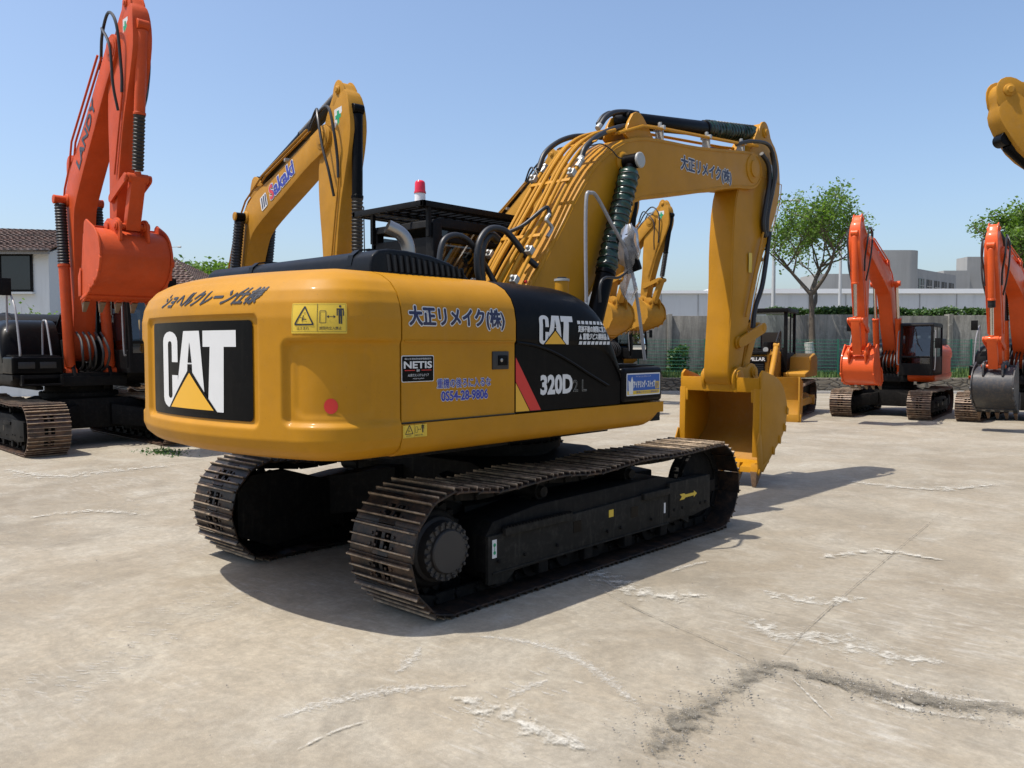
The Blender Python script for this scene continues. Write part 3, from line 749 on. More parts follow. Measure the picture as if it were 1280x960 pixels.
    if hi:
        for i in range(13):
            y = -2.13 + i*.058; zt = 2.585 - max(0, (y+1.95))*.11; m = MB()
            m.prism([(y, 2.468), (y+.034, 2.468), (y+.018, zt), (y-.016, zt)], 1.06, 1.0785)
            m.build('louvre_slot', M['hose'], h)
            m = MB(); m.prism([(y+.036, 2.462), (y+.050, 2.462), (y+.034, zt+.008), (y+.020, zt+.008)], 1.06, 1.096); m.build('louvre_rib', M['hood'], h, bevel=.004)
    # tool box / tank at the right front
    m = MB(); m.box(.56, HW, .285, .955, 1.41, 1.735)
    tb = m.build('tool_box', M['black'], root, bevel=.045, seg=4)
    m = MB(); m.box(.60, 1.36, .30, .90, 1.742, 1.754); m.box(.60, 1.36, .30, .60, 1.756, 1.768)
    m.build('step_plate', M['blackmat'], tb, bevel=.003)
    m = MB(); m.box(.60, 1.36, -.2, .26, 1.41, 1.72); m.build('tank_panel', M['blackmat'], root, bevel=.01)
    for y in (.952,):
        m = MB()
        for k in range(2):
            m.box(.68 + .36*k, .96 + .36*k, y-.02, y+.012, 1.52, 1.64)
        m.build('box_latch_recess', M['hose'], tb, bevel=.005)
    m = MB(); m.box(.6, 1.3, .957, 1.10, 1.20, 1.235); m.box(.6, .64, .90, 1.10, 1.235, 1.40); m.box(1.26, 1.3, .90, 1.10, 1.235, 1.40)
    m.build('front_step', M['blackmat'], root, bevel=.005)
    # cab
    x0, x1, y0, y1, z0, z1 = -1.43, -.44, -.32, 1.52, 1.41, (3.22 if hi else 3.12)
    cm = MB()
    m = cm
    def post(px, py, w=.075, za=z0, zb=z1-.05, lean=0): m.box(px-w/2, px+w/2, py-w/2, py+w/2, za, zb)
    post(x0+.04, y0+.05, .10); post(x1-.05, y0+.05, .12); post(x0+.04, y1-.18); post(x1-.04, y1-.18); post(x0+.04, .62, .06); post(x1-.035, .50, .05)
    for x in (x0+.04, x1-.04):                                       # slanted front pillars
        m.prism([(y1-.20, z1-.10), (y1-.12, z1-.06), (y1+.02, 2.05), (y1+.02, z0), (y1-.07, z0), (y1-.07, 2.03)], x-.035, x+.035)
    m.box(x0, x1, y0, y1, z0, z0+.10)
    m.prism([(y0-.01, z1-.10), (y0+.02, z1-.02), (y0+.12, z1), (y1-.25, z1), (y1-.12, z1-.04), (y1-.10, z1-.10)], x0, x1)
    m.box(x0+.01, x1-.01, y0, y0+.04, z0, 2.12); m.box(x0+.01, x1-.01, y0, y0+.035, 2.72, 3.03); m.box(x0, x0+.035, y0, y1-.1, z0, 2.02)
    m.box(x1-.035, x1, y0, y1-.1, z0, 1.86); m.box(x0+.05, x1-.05, y1-.03, y1+.01, z0, 1.80)
    m.box(x0+.03, x1-.03, y1-.04, y1+.012, 1.98, 2.04)
    for z in (2.98,): m.box(x1-.05, x1, y0+.05, y1-.2, z, z+.06); m.box(x0, x0+.05, y0+.05, y1-.2, z, z+.06)
    cab = m.build('cab', M['blackmat'], root, bevel=.022, seg=3)
    def pane(P): 
        q = MB(); q.add([Vector(p) for p in P], [(0, 1, 2, 3)]); q.build('window_pane', M['glassdark'] if hi else M['glass'], cab, recalc=False)
    pane([(x0+.08, y1-.02, 2.04), (x1-.08, y1-.02, 2.04), (x1-.08, y1-.15, z1-.12), (x0+.08, y1-.15, z1-.12)])
    pane([(x0+.08, y1, 1.80), (x1-.08, y1, 1.80), (x1-.08, y1, 1.98), (x0+.08, y1, 1.98)])
    pane([(x1-.02, y0+.10, 1.86), (x1-.02, y1-.06, 1.86), (x1-.02, y1-.16, z1-.12), (x1-.02, y0+.10, z1-.12)])
    pane([(x0+.02, y0+.10, 2.02), (x0+.02, y1-.06, 2.02), (x0+.02, y1-.16, z1-.12), (x0+.02, y0+.10, z1-.12)])
    pane([(x0+.09, y0+.02, 2.12), (x1-.1, y0+.02, 2.12), (x1-.1, y0+.02, 2.72), (x0+.09, y0+.02, 2.72)])
    m = MB(); m.box(-1.18, -.68, .1, .62, 1.80, 1.94); m.prism([(.02, 1.94), (.16, 1.94), (.06, 2.62), (-.06, 2.62)], -1.17, -.69); m.box(-1.05, -.81, -.08, .04, 2.62, 2.82)
    m.box(-1.1, -.76, .15, .55, 1.5, 1.8); m.build('operator_seat', M['seat'], cab, bevel=.04, seg=3)
    m = MB()
    for s in (-1, 1): m.box(-.93+s*.32-.06, -.93+s*.32+.06, .2, .75, 1.95, 2.05); m.tube([(-.93+s*.32, .7, 2.05), (-.93+s*.32, .74, 2.22)], .02, 8)
    m.tube([(-.93-.12, 1.15, 1.5), (-.93-.12, 1.2, 2.0)], .012); m.tube([(-.93+.12, 1.15, 1.5), (-.93+.12, 1.2, 2.0)], .012)
    m.build('control_console', M['blackmat'], cab, bevel=.01)
    m = MB(); m.tube(catmull([(x1+.02, y1-.10, 1.75), (x1+.07, y1-.06, 1.85), (x1+.06, y1-.14, 2.75), (x1+.01, y1-.2, 2.85)], 6), .016, 7)
    m.build('grab_rail', M['rail'] if not hi else M['blackmat'], cab); m = MB(); m.tube(catmull([(x0-.02, y1-.10, 1.60), (x0-.07, y1-.06, 1.7), (x0-.06, y1-.14, 2.75), (x0-.01, y1-.2, 2.85)], 6), .016, 7)
    m.build('grab_rail', M['rail'] if not hi else M['blackmat'], cab)
    m = MB(); m.tube([(x0+.55, y1-.10, 2.95), (x0+.45, y1+.0, 2.45), (x0+.30, y1+.01, 2.2)], .012, 6); m.build('wiper', M['hose'], cab)
    m = MB(); m.tube([(x0+.02, y1-.1, 2.5), (x0-.16, y1+.05, 2.52)], .010); m.box(x0-.25, x0-.07, y1+.04, y1+.06, 2.30, 2.62); m.build('side_mirror', M['blackmat'], cab, bevel=.006)
    # hoses at the boom foot
    for i, x in enumerate((-.2, -.1, .02, .12, .24)):
        m = MB(); m.tube(catmull([(x, .75, 1.45), (x, 1.02, 1.55), (x*1.1, 1.12, 1.8), (x, .95, 2.05), (x, .70, 2.2)], 5), .024, 7); m.build('hose', M['hose'], root)
    return cw, cab
def handrail(root, mat=None, x=1.28, film=False):
    m = MB()
    for xx in (x,):
        m.tube(catmull([(xx, .12, 2.2), (xx, .12, 2.9), (xx, .2, 3.02), (xx, .34, 2.95), (xx, .70, 2.6), (xx, .93, 1.9), (xx, .94, 1.75)], 5), .02, 8)
        m.tube(catmull([(xx-.55, .30, 1.75), (xx-.55, .32, 2.35), (xx-.55, .45, 2.42), (xx-.55, .6, 2.35), (xx-.55, .85, 1.76)], 5), .018, 8)
    m.build('handrail', mat or M['rail'], root)
    m = MB(); m.tube([(x, .34, 2.95), (x+.08, .42, 3.05)], .01); m.box(x+.0, x+.20, .44, .47, 2.88, 3.2); m.build('rear_mirror', M['blackmat'], root, bevel=.008)
def safety_sign(parent, fn, w=.13, h=.17):
    """small white sticker with green cross"""
    decal('cross_sticker', [rect(-w/2, w/2, -h/2, h/2)], fn, M['white'], parent, .004)
    decal('green_cross', [poly2([(-w*.13, h*.36), (-w*.13, h*.17), (-w*.36, h*.17), (-w*.36, -h*.02), (-w*.13, -h*.02), (-w*.13, -h*.36), (w*.13, -h*.36), (w*.13, -h*.02), (w*.36, -h*.02), (w*.36, h*.17), (w*.13, h*.17), (w*.13, h*.36)])], fn, M['green'], parent, .008)
def stick_fn(TS, p, c, sw, s=1, ang=0):
    """sticker frame on the side face of an arm at main arm coordinates p; text runs along +y for s=1"""
    q = TS(p); return flat((c + s*(sw+.002), q[0], q[1]), (0, s*cos(ang), s*sin(ang)) if s > 0 else (0, -cos(ang), -sin(ang)), (0, -sin(ang)*1, cos(ang)) if s > 0 else (0, -sin(ang), cos(ang)), (s, 0, 0))
# ================================================================== THE CLOSE MACHINE
X_ = empty('crawler_excavator', (0, 0, 0))
tag(X_, 'large glossy yellow and black crawler excavator in the foreground, bucket resting on the concrete', 'excavator', 'excavators standing in the yard')
MY = {'body': M['yellow'], 'trim': M['hood'], 'arm': M['yellow'], 'bcov': False}
for sd in (1, -1): crawler(X_, sd, 47, True, M['shoe'], M['under'])
trk_frames = [o for o in X_.children if o.name.startswith('track_frame')]
cw, cab = upper(X_, MY, hi=True)
tv, ts, tk, bo, st, bk = arm(X_, FOOT0, TIP0, math.degrees(atan2(END0[0]-TIP0[0], TIP0[1]-END0[1])), MY, scl=1.0, hi=True, rodcover='wrap', c=.02)
# --- writing on the counterweight
cwf = lambda u, v, h: cw_pt(-u, v, h)
cwn = lambda u, v, h: cw_pt(-u, v, h, False)
pl = decal('logo_plate', [rrect(-2.60, -1.145, 1.425, 2.105, .035)], cwf, M['black'], cw, .008, cut=.05)
Wt, Bk, Ye = cat_logo(-2.345, 1.475, 1.04, .565)
decal('logo_letter', [Wt[0]], cwf, M['white'], pl, .0105, cut=.05); decal('logo_letter', [Wt[1]], cwf, M['white'], pl, .0105, cut=.05); decal('logo_letter', [Wt[2]], cwf, M['white'], pl, .0105, cut=.05)
decal('logo_triangle_border', Bk, cwf, M['black'], pl, .0125, cut=.05); decal('logo_triangle', Ye, cwf, M['catyel'], pl, .0145, cut=.05)
decal('roof_lettering', bold('ショヘルクレーン仕様', -2.37, -1.12, 2.215, 2.325, .035, 8, .9), cwn, M['dtext'], cw, .004, cut=.05)
wr = decal('warning_label', [rrect(-.785, -.415, 2.012, 2.206, .006)], cwn, M['signyel'], cw, .0035, cut=.05)
L_ = []
def line2(a, b, w): 
    a = Vector(a); b = Vector(b); n = (b-a).normalized(); n = Vector((-n.y, n.x))*w/2
    return [tuple(a-n), tuple(b-n), tuple(b+n), tuple(a+n)], [(0, 1, 2, 3)]
def warn_marks(u0, v0, k):
    out = []
    # frame lines
    out += [line2((u0+.006*k, v0+.01*k), (u0+.006*k, v0+.185*k), .0015*k), line2((u0+.183*k, v0+.008*k), (u0+.183*k, v0+.188*k), .003*k), line2((u0+.364*k, v0+.01*k), (u0+.364*k, v0+.185*k), .0015*k),
            line2((u0+.006*k, v0+.185*k), (u0+.364*k, v0+.185*k), .0015*k), line2((u0+.006*k, v0+.01*k), (u0+.364*k, v0+.01*k), .0015*k)]
    T = [(u0+.028*k, v0+.055*k), (u0+.158*k, v0+.055*k), (u0+.098*k, v0+.170*k)]
    for i in range(3): out.append(line2(T[i], T[(i+1) % 3], .010*k))
    out += [line2((u0+.082*k, v0+.075*k), (u0+.092*k, v0+.115*k), .006*k), line2((u0+.085*k, v0+.09*k), (u0+.112*k, v0+.088*k), .006*k), line2((u0+.07*k, v0+.1*k), (u0+.088*k, v0+.095*k), .004*k), line2((u0+.092*k, v0+.128*k), (u0+.106*k, v0+.130*k), .004*k)]
    B = [(u0+.20*k, v0+.065*k), (u0+.238*k, v0+.065*k), (u0+.238*k, v0+.142*k), (u0+.20*k, v0+.142*k)]
    for i in range(4): out.append(line2(B[i], B[(i+1) % 4], .004*k))
    out += [line2((u0+.252*k, v0+.105*k), (u0+.29*k, v0+.105*k), .004*k), poly2([(u0+.244*k, v0+.105*k), (u0+.257*k, v0+.094*k), (u0+.257*k, v0+.116*k)]), poly2([(u0+.299*k, v0+.105*k), (u0+.286*k, v0+.116*k), (u0+.286*k, v0+.094*k)])]
    out += [disc(u0+.328*k, v0+.172*k, .008*k, 12), rect(u0+.317*k, u0+.339*k, v0+.110*k, v0+.158*k), rect(u0+.305*k, u0+.312*k, v0+.112*k, v0+.158*k), rect(u0+.344*k, u0+.351*k, v0+.112*k, v0+.158*k), rect(u0+.305*k, u0+.351*k, v0+.148*k, v0+.1585*k), rect(u0+.317*k, u0+.3265*k, v0+.06*k, v0+.110*k), rect(u0+.3295*k, u0+.339*k, v0+.06*k, v0+.110*k)]
    out += [txt_poly('はさまれ', u0+.045*k, u0+.13*k, v0+.022*k, v0+.040*k, .01), txt_poly('旋回内立入禁止', u0+.196*k, u0+.335*k, v0+.022*k, v0+.042*k, .01)]
    return out
decal('warning_marks', warn_marks(-.785, 2.014, 1.0), cwn, M['dtext'], wr, .0055, cut=.05)
decal('red_reflector', [disc(-.525, 1.543, .050, 32)], cwf, M['red'], cw, .004, cut=.05)
# --- writing on the near side (x = HW)
sdf = lambda u, v, h: Vector((HW - inset(v) - (.014 if v < 1.96 else 0) + h, u, v))
door = next(o for o in X_.children if o.name.startswith('engine_door')); pump = next(o for o in X_.children if o.name.startswith('pump_cover')); tbx = next(o for o in X_.children if o.name.startswith('tool_box')); sill = next(o for o in X_.children if o.name.startswith('deck_sill'))
def outlined(txt, u0, u1, v0, v1, fn, par, fill, w_in=.02, w_out=.05, cut=.06, name='lettering'):
    decal(name + '_outline', bold(txt, u0, u1, v0, v1, w_out, 12), fn, M['white'], par, .002, cut)
    decal(name, bold(txt, u0, u1, v0, v1, w_in, 8), fn, fill, par, .0045, cut)
outlined('大正リメイク(株)', -2.225, -1.285, 2.055, 2.205, sdf, door, M['navy'], .035, .085, name='company_lettering')
outlined('重機の後ろに入るな', -1.965, -1.42, 1.632, 1.700, sdf, door, M['blue'], .014, .07, 0, name='notice_lettering')
outlined('0S54-28-9806', -1.925, -1.455, 1.542, 1.608, sdf, door, M['blue'], .045, .10, 0, name='phone_lettering')
nt1 = decal('black_sticker_edge', [rrect(-2.29, -1.995, 1.685, 1.868, .012)], sdf, M['white'], door, .003)
decal('black_sticker', [rrect(-2.284, -2.001, 1.690, 1.862, .010)], sdf, M['black'], nt1, .0045)
decal('sticker_lettering', [txt_poly('NETIS', -2.268, -2.018, 1.780, 1.826, .03), txt_poly('国土交通省新技術情報提供', -2.262, -2.022, 1.838, 1.851, .0), txt_poly('登録', -2.158, -2.128, 1.755, 1.772, .01), txt_poly('AG排ガスシステムクリア', -2.235, -2.045, 1.722, 1.742, .005), txt_poly('MADE IN JAPAN', -2.19, -2.09, 1.702, 1.712, .0)], sdf, M['white'], nt1, .006)
decal('sticker_red_bar', [rect(-2.264, -2.172, 1.763, 1.768), rect(-2.114, -2.022, 1.763, 1.768)], sdf, M['red'], nt1, .006)
m = MB(); m.box(HW-.03, HW-.004, -1.405, -1.225, 1.755, 1.892); lk = m.build('door_latch', M['hose'], door, bevel=.006)
m = MB(); m.box(HW-.004, HW+.004, -1.345, -1.245, 1.785, 1.862); m.build('latch_handle', M['black'], lk, bevel=.004)
m = MB(); m.turn((HW+.002, -1.318, 1.825), (1, 0, 0), [(0, .014), (.006, .014), (.008, .008)], 12); m.build('lock_cylinder', M['steel'], lk)
m = MB(); m.box(HW-.03, HW-.006, CY0+.012, -1.152, 1.405, 1.412); m.build('door_seam', M['hose'], door)
m = MB(); m.prism([(CY0+.03, 1.962), (CY0+.03, 1.972), (-1.16, 1.972), (-1.16, 1.962)], HW-.02, HW+.004); m.build('pressed_rib', M['yellow'], door, bevel=.003)
# black cover: curved trim, stripes, logo, model number
m = MB(); P = [(1.420, -1.140, 1.961), (1.420, -0.912, 1.936), (1.420, -0.692, 1.884), (1.420, -0.451, 1.796), (1.420, -0.195, 1.688), (1.420, 0.074, 1.582)]
P = catmull([(HW-.004, y, z) for _, y, z in P], 6)
m.tube(P, .012, 6); m.build('trim_rib', M['black'], pump)
pf = lambda u, v, h: Vector((HW - inset(v) - (.014 if v < 1.96 else 0) + h, u, v))
decal('red_stripe', [poly2([(-1.138, 1.845), (-.835, 1.418), (-.965, 1.418), (-1.138, 1.655)])], pf, M['red'], pump, .002)
decal('yellow_stripe', [poly2([(-1.138, 1.645), (-.975, 1.418), (-1.138, 1.418)])], pf, M['catyel'], pump, .002)
Wt, Bk, Ye = cat_logo(-.875, 1.945, .43, .235)
for q in Wt: decal('logo_letter', [q], pump_fn, M['white'], pump, .003, cut=.05)
decal('logo_triangle_border', Bk, pump_fn, M['black'], pump, .0045, cut=.05); decal('logo_triangle', Ye, pump_fn, M['catyel'], pump, .006, cut=.05)
flatp = lambda u, v, h: Vector((HW - .014 + h, u, v))
decal('model_lettering', [txt_poly('320D', -.835, -.435, 1.545, 1.69, .045)], flatp, M['white'], pump, .003)
decal('model_suffix', [txt_poly('2 L', -.42, -.235, 1.548, 1.645, .008)], flatp, M['zinc'], pump, .003)
decal('model_suffix_core', [txt_poly('2 L', -.42, -.235, 1.548, 1.645, -.014)], flatp, M['black'], pump, .0045)
sq = [rect(-.382 + .057*i, -.342 + .057*i, 2.118, 2.146) for i in range(8)] + [[[(-.366 + .057*i, 1.945), (-.324 + .057*i, 1.945), (-.314 + .057*i, 1.973), (-.356 + .057*i, 1.973)], [(0, 1, 2, 3)]] for i in range(8)]
decal('upper_square_row', sq[:8], pump_fn, M['white'], pump, .003); decal('lower_square_row', sq[8:], pump_fn, M['white'], pump, .003)
decal('panel_lettering', bold('変換不能の制限に変スて', -.372, .078, 2.052, 2.104, .05) + bold('重電ジどス横排品', -.305, .030, 1.988, 2.040, .05) + [ poly2([(-.36, 1.990), (-.32, 1.990), (-.34, 2.038)]), poly2([(.045, 1.990), (.085, 1.990), (.065, 2.038)])], pump_fn, M['white'], pump, .003, .05)
# tool box sticker
bf = lambda u, v, h: Vector((HW + h, u, v))
s0 = decal('idling_sticker_edge', [rrect(.345, .905, 1.475, 1.682, .012)], bf, M['white'], tbx, .002)
decal('idling_sticker_blue', [rect(.358, .892, 1.522, 1.670)], bf, M['signblue'], s0, .003)
decal('idling_sticker_yellow', [rect(.358, .892, 1.487, 1.521), rect(.82, .888, 1.530, 1.60)], bf, M['signyel'], s0, .0035)
decal('idling_lettering', [*bold('アイドリング・ストップ', .455, .815, 1.548, 1.612, .05), txt_poly('アイドリングストップ', .49, .74, 1.642, 1.660, .0), poly2([(.38, 1.49), (.445, 1.49), (.452, 1.60), (.43, 1.655), (.405, 1.60), (.37, 1.62)])], bf, M['white'], s0, .0045)
decal('idling_small_print', [txt_poly('環境にやさしい運転励行', .50, .87, 1.494, 1.514, .0), txt_poly('励行', .828, .882, 1.535, 1.595, .0)], bf, M['blue'], s0, .005)
# label on the sill
slf = lambda u, v, h: Vector((HW + h, u, v))
w2 = decal('sill_warning_label', [rect(-2.29, -2.075, 1.305, 1.392)], slf, M['signyel'], sill, .003)
decal('warning_marks', warn_marks(-2.285, 1.303, .52), slf, M['dtext'], w2, .005)
# lettering on the boom
bf2 = lambda u, v, h: Vector((.26 + h, u, v))
decal('boom_lettering_outline', bold('大正リメイク(株)', 3.17, 4.46, 4.105, 4.30, .085, 12), bf2, M['white'], bo, .003)
decal('boom_lettering', bold('大正リメイク(株)', 3.17, 4.46, 4.105, 4.30, .035, 8), bf2, M['navy'], bo, .0055)
safety_sign(st, flat((.212, 5.74, 4.42), (0, 1, 0), (0, 0, 1), (1, 0, 0)), .15, .36)
decal('grease_label', [rect(5.10, 5.20, 2.98, 3.26)], lambda u, v, h: Vector((.21 + h, u, v)), M['signyel'], st, .003)
# track frame stickers
tf = next(o for o in trk_frames if True)
tff = lambda u, v, h: Vector((GA + .268 + h, u, v))
decal('eye_label', [rect(-1.46, -1.41, .33, .47)], tff, M['white'], tf, .003); decal('eye_label_mark', [disc(-1.435, .43, .014), disc(-1.435, .37, .014), rect(-1.438, -1.432, .37, .43)], tff, M['green'], tf, .005)
decal('yellow_label', [rect(.03, .10, .415, .48)], tff, M['signyel'], tf, .003); decal('white_label', [rect(.93, .96, .32, .42)], tff, M['white'], tf, .003)
gf = lambda u, v, h: Vector((GA + .28 + h, u, v))
decal('direction_arrow', [poly2([(1.20, .41), (1.24, .44), (1.20, .47), (1.28, .47), (1.31, .455), (1.47, .455), (1.47, .475), (1.53, .44), (1.47, .405), (1.47, .425), (1.31, .425), (1.28, .41)])], gf, M['signyel'], tf, .003)
# filler neck, exhaust, rails, mirror
m = MB(); m.turn((.86, .10, 2.30), (0, 0, 1), [(0, .065), (.235, .065)], 24); fc = m.build('filler_neck', M['yellow'], X_)
m = MB(); m.turn((.86, .10, 2.535), (0, 0, 1), [(0, .072), (.02, .072), (.022, .06)], 24); m.build('filler_ring', M['zinc'], fc)
m = MB(); m.turn((.86, .10, 2.557), (0, 0, 1), [(0, .045), (.014, .045)], 16); m.build('filler_cap', M['hose'], fc)
m = MB(); P = catmull([(.965, -1.84, 2.42), (.965, -1.84, 2.60), (.960, -1.855, 2.70), (.942, -1.905, 2.770), (.905, -1.995, 2.815)], 10)
m.tube(P, .052, 24, caps=False); m.tube(P, .047, 24, caps=False)
m.build('exhaust_pipe', M['steel'], X_, recalc=False)
m = MB(); m.tube([P[-3], P[-9]], .045, 20); m.build('exhaust_plug', M['hose'], X_)  # solid dark plug set back inside the pipe mouth
m = MB(); m.tube(catmull([(1.150, 0.097, 2.328), (1.150, 0.081, 2.888), (1.150, 0.091, 3.268), (1.150, 0.150, 3.319), (1.150, 0.246, 3.296), (1.150, 0.459, 3.094), (1.150, 0.736, 2.812), (1.150, 0.904, 2.406), (1.150, 1.052, 1.794)], 6), .017, 10); m.build('handrail', M['rail'], X_)
m = MB(); m.tube(catmull([(1.150, 0.303, 2.336), (1.150, 0.302, 2.498), (1.150, 0.388, 2.569), (1.150, 0.593, 2.582), (1.150, 0.751, 2.660), (1.150, 0.818, 2.726)], 6), .013, 8); mb = m.build('mirror_bracket', M['hose'], X_)
m = MB(); c0 = Vector((1.150, 0.762, 2.829)); 
mt = Matrix.Translation(c0) @ Matrix.Rotation(R(-14), 4, 'Y') @ Matrix.Rotation(R(10), 4, 'X')
m.box(-.085, .085, -.02, .02, -.19, .19, m=mt); m.build('mirror_housing', M['blackmat'], mb, bevel=.015, seg=3)
m = MB(); m.box(-.075, .075, -.026, -.021, -.175, .175, m=mt); m.build('mirror_glass', M['black'], mb)
m = MB(); rows = []
rnd = random.Random(3)
for i in range(15):
    t = i/14; z = .27 - .72*t; rr = (.03, .07, .10, .115, .11, .12, .11, .09, .045, .04, .06, .08, .08, .06, .03)[i]
    rows.append([c0 + Vector((rr*1.0*cos(2*pi*j/18)*(1 + .28*rnd.uniform(-1, 1)), rr*.7*sin(2*pi*j/18)*(1 + .28*rnd.uniform(-1, 1)), z + rnd.uniform(-.012, .012))) for j in range(18)])
m.grid(rows, closed=True); m.build('plastic_cover', M['cover'], mb, recalc=False, smooth=180)
# cab roof guard, beacon, aerial
m = MB(); gx0, gx1, gy0, gy1, gz = -1.58, -.44, -.46, 1.62, 3.335
m.box(gx0, gx1, gy0, gy0+.045, gz-.025, gz+.035); m.box(gx0, gx1, gy1-.045, gy1, gz-.025, gz+.035); m.box(gx0, gx0+.045, gy0, gy1, gz-.025, gz+.035); m.box(gx1-.045, gx1, gy0, gy1, gz-.025, gz+.035)
rg = m.build('roof_guard', M['blackmat'], cab, bevel=.006)
m = MB()
for i in range(15):
    y = gy0 + .12 + i*.125; m.box(gx0+.04, gx1-.04, y, y+.055, gz-.012, gz+.008)
m.box(-1.02, -.99, gy0, gy1, gz-.03, gz-.014)
for i in range(4):
    x = gx1 - .10 - i*.30; m.box(x, x+.03, gy0, gy1, gz-.03, gz-.014)
m.build('guard_slats', M['blackmat'], rg)
m = MB()
for x, y in ((gx0+.2, gy0+.12), (gx1-.03, gy0+.10), (gx0+.2, gy1-.3), (gx1-.03, gy1-.3)): m = MB(); m.box(x-.02, x+.02, y-.02, y+.02, 3.02, gz); m.build('guard_post', M['blackmat'], rg)
m = MB(); m.turn((-.87, -.12, 3.36), (0, 0, 1), [(0, .064), (.03, .064), (.03, .058), (.165, .056)], 24); bb = m.build('beacon_base', M['beaconw'], cab)
m = MB(); m.turn((-.87, -.12, 3.526), (0, 0, 1), [(0, .063), (.018, .063), (.02, .057), (.105, .054), (.122, .048), (.132, .034), (.135, .0)], 24); m.build('beacon_lens', M['beacon'], bb)
m = MB(); m.tube([(-1.45, -.40, 2.80), (-1.46, -.40, 3.42)], .007, 6); m.turn((-1.45, -.40, 2.72), (0, 0, 1), [(0, .03), (.08, .022)], 10); m.build('aerial', M['hose'], cab)
m = MB(); m.tube(catmull([(-1.40, -.33, 2.55), (-1.34, -.36, 2.68), (-1.1, -.37, 2.70), (-.75, -.37, 2.72), (-.62, -.35, 2.62)], 5), .018, 8); m.build('rear_window_trim', M['hose'], cab)
# heavy hoses beside the boom foot
def hose(P, r, nm='hose', par=None): 
    q = MB(); q.tube(catmull(P, 8), r, 12); return q.build(nm, M['hose'], par or X_)
hose([(0.000, -0.652, 2.384), (0.000, -0.650, 2.696), (0.000, -0.598, 2.908), (0.000, -0.454, 2.982), (0.000, -0.285, 2.953), (0.000, -0.132, 2.827), (0.000, 0.025, 2.651), (0.100, 0.103, 2.413)], .029)
hose([(0.050, -0.095, 2.406), (0.050, -0.194, 2.649), (0.050, -0.182, 2.912), (0.050, -0.038, 3.073), (0.100, 0.127, 3.077), (0.150, 0.249, 2.966), (0.200, 0.361, 2.820), (0.250, 0.451, 2.735)], .033)
hose([(0.000, -0.078, 2.487), (-0.000, -0.099, 2.736), (0.000, -0.065, 2.934), (0.000, 0.037, 3.030), (0.000, 0.140, 2.992)], .044)
hose([(0.000, 0.281, 3.078), (0.100, 0.424, 3.164), (0.200, 0.595, 3.326), (0.220, 0.660, 3.348), (0.250, 0.650, 3.246)], .020)
# pipes on the boom top: six, with clamps, fittings and bridge hoses
TOPL = [(-.10, 2.22), (.10, 2.50), (.30, 2.78), (.62, 3.18), (.90, 3.56), (1.12, 3.84), (1.36, 4.08), (1.62, 4.24), (1.9, 4.34)]
offs = [(-.27, .06), (-.18, .05), (-.10, .10), (-.02, .05), (.07, .10), (.15, .06), (.23, .055)]
for i, (x, o_) in enumerate(offs):
    P = []; 
    for k, (a, b) in enumerate(TOPL[: (6 if i == 0 else 9 if i < 6 else 6)]):
        t = Vector(TOPL[min(k+1, len(TOPL)-1)]) - Vector(TOPL[max(k-1, 0)]); t.normalize(); P.append((x + .02 + .012*sin(k*1.3 + i), a - t.y*(o_-.05+.03*(i % 2)), b + t.x*(o_-.05+.03*(i % 2))))
    m = MB(); m.tube(catmull(P, 3), (.023, .021, .026, .020, .026, .021, .020)[i], 10); pp = m.build('boom_pipe', M['yellow'], bo)
    if i in (0, 6):
        m = MB(); e = Vector(P[-1]); d = (e - Vector(P[-2])).normalized(); m.turn(e - d*.02, d, [(0, .034), (.035, .034), (.04, .028), (.09, .028), (.095, .036), (.12, .036)], 8); m.build('pipe_fitting', M['zinc'], pp)
m = MB()
for k in (2.6, 4.3, 6.2):
    i = int(k); t = k - i; a = Vector(TOPL[i]).lerp(Vector(TOPL[i+1]), t); d = (Vector(TOPL[i+1]) - Vector(TOPL[i])).normalized()
    cpt = Vector((.02, a.x - d.y*.035, a.y + d.x*.035)); ang = atan2(d.y, d.x)
    mt = Matrix.Translation(cpt) @ Matrix.Rotation(ang, 4, 'X'); m = MB(); m.box(-.27, .27, -.022, .022, .0, .016, m=mt); m.build('pipe_clamp', M['yellow'], bo, bevel=.004)
for k, x in ((2.2, -.30), (2.2, .25), (4.6, -.28), (4.6, .25), (1.2, -.30), (1.2, .25)):
    i = int(k); t = k - i; a = Vector(TOPL[i]).lerp(Vector(TOPL[i+1]), t); d = (Vector(TOPL[i+1]) - Vector(TOPL[i])).normalized()
    cpt = Vector((x + .01, a.x - d.y*.02, a.y + d.x*.02)); mt = Matrix.Translation(cpt) @ Matrix.Rotation(atan2(d.y, d.x), 4, 'X'); m = MB(); m.box(-.035, .035, -.04, .04, -.01, .05, m=mt)
    m.turn(cpt + Vector((0, -d.y*.05, d.x*.05)), (0, -d.y, d.x), [(0, .022), (.03, .022), (.035, .012)], 6); m.build('clamp_block', M['zinc'], bo, bevel=.012)
P = [(0.250, 0.612, 3.047), (0.250, 0.688, 3.145), (0.250, 0.599, 3.216), (0.250, 0.650, 3.279)]
m = MB(); m.tube(catmull(P, 4), .02, 8); m.build('pipe_fitting', M['zinc'], bo)
hose([(-0.220, 1.019, 3.856), (-0.220, 1.126, 4.047), (-0.220, 1.347, 4.208), (-0.220, 1.620, 4.320), (-0.200, 1.878, 4.373), (-0.150, 2.075, 4.382)], .030, par=bo)
hose([(0.220, 1.217, 3.960), (0.220, 1.287, 4.074), (0.200, 1.499, 4.218), (0.150, 1.820, 4.366), (0.120, 2.144, 4.478), (0.100, 2.402, 4.531)], .032, par=bo)
hose([(0.050, 1.773, 4.428), (0.050, 1.879, 4.539), (0.050, 2.034, 4.624), (0.050, 2.275, 4.683), (0.050, 2.524, 4.715)], .032, par=bo)
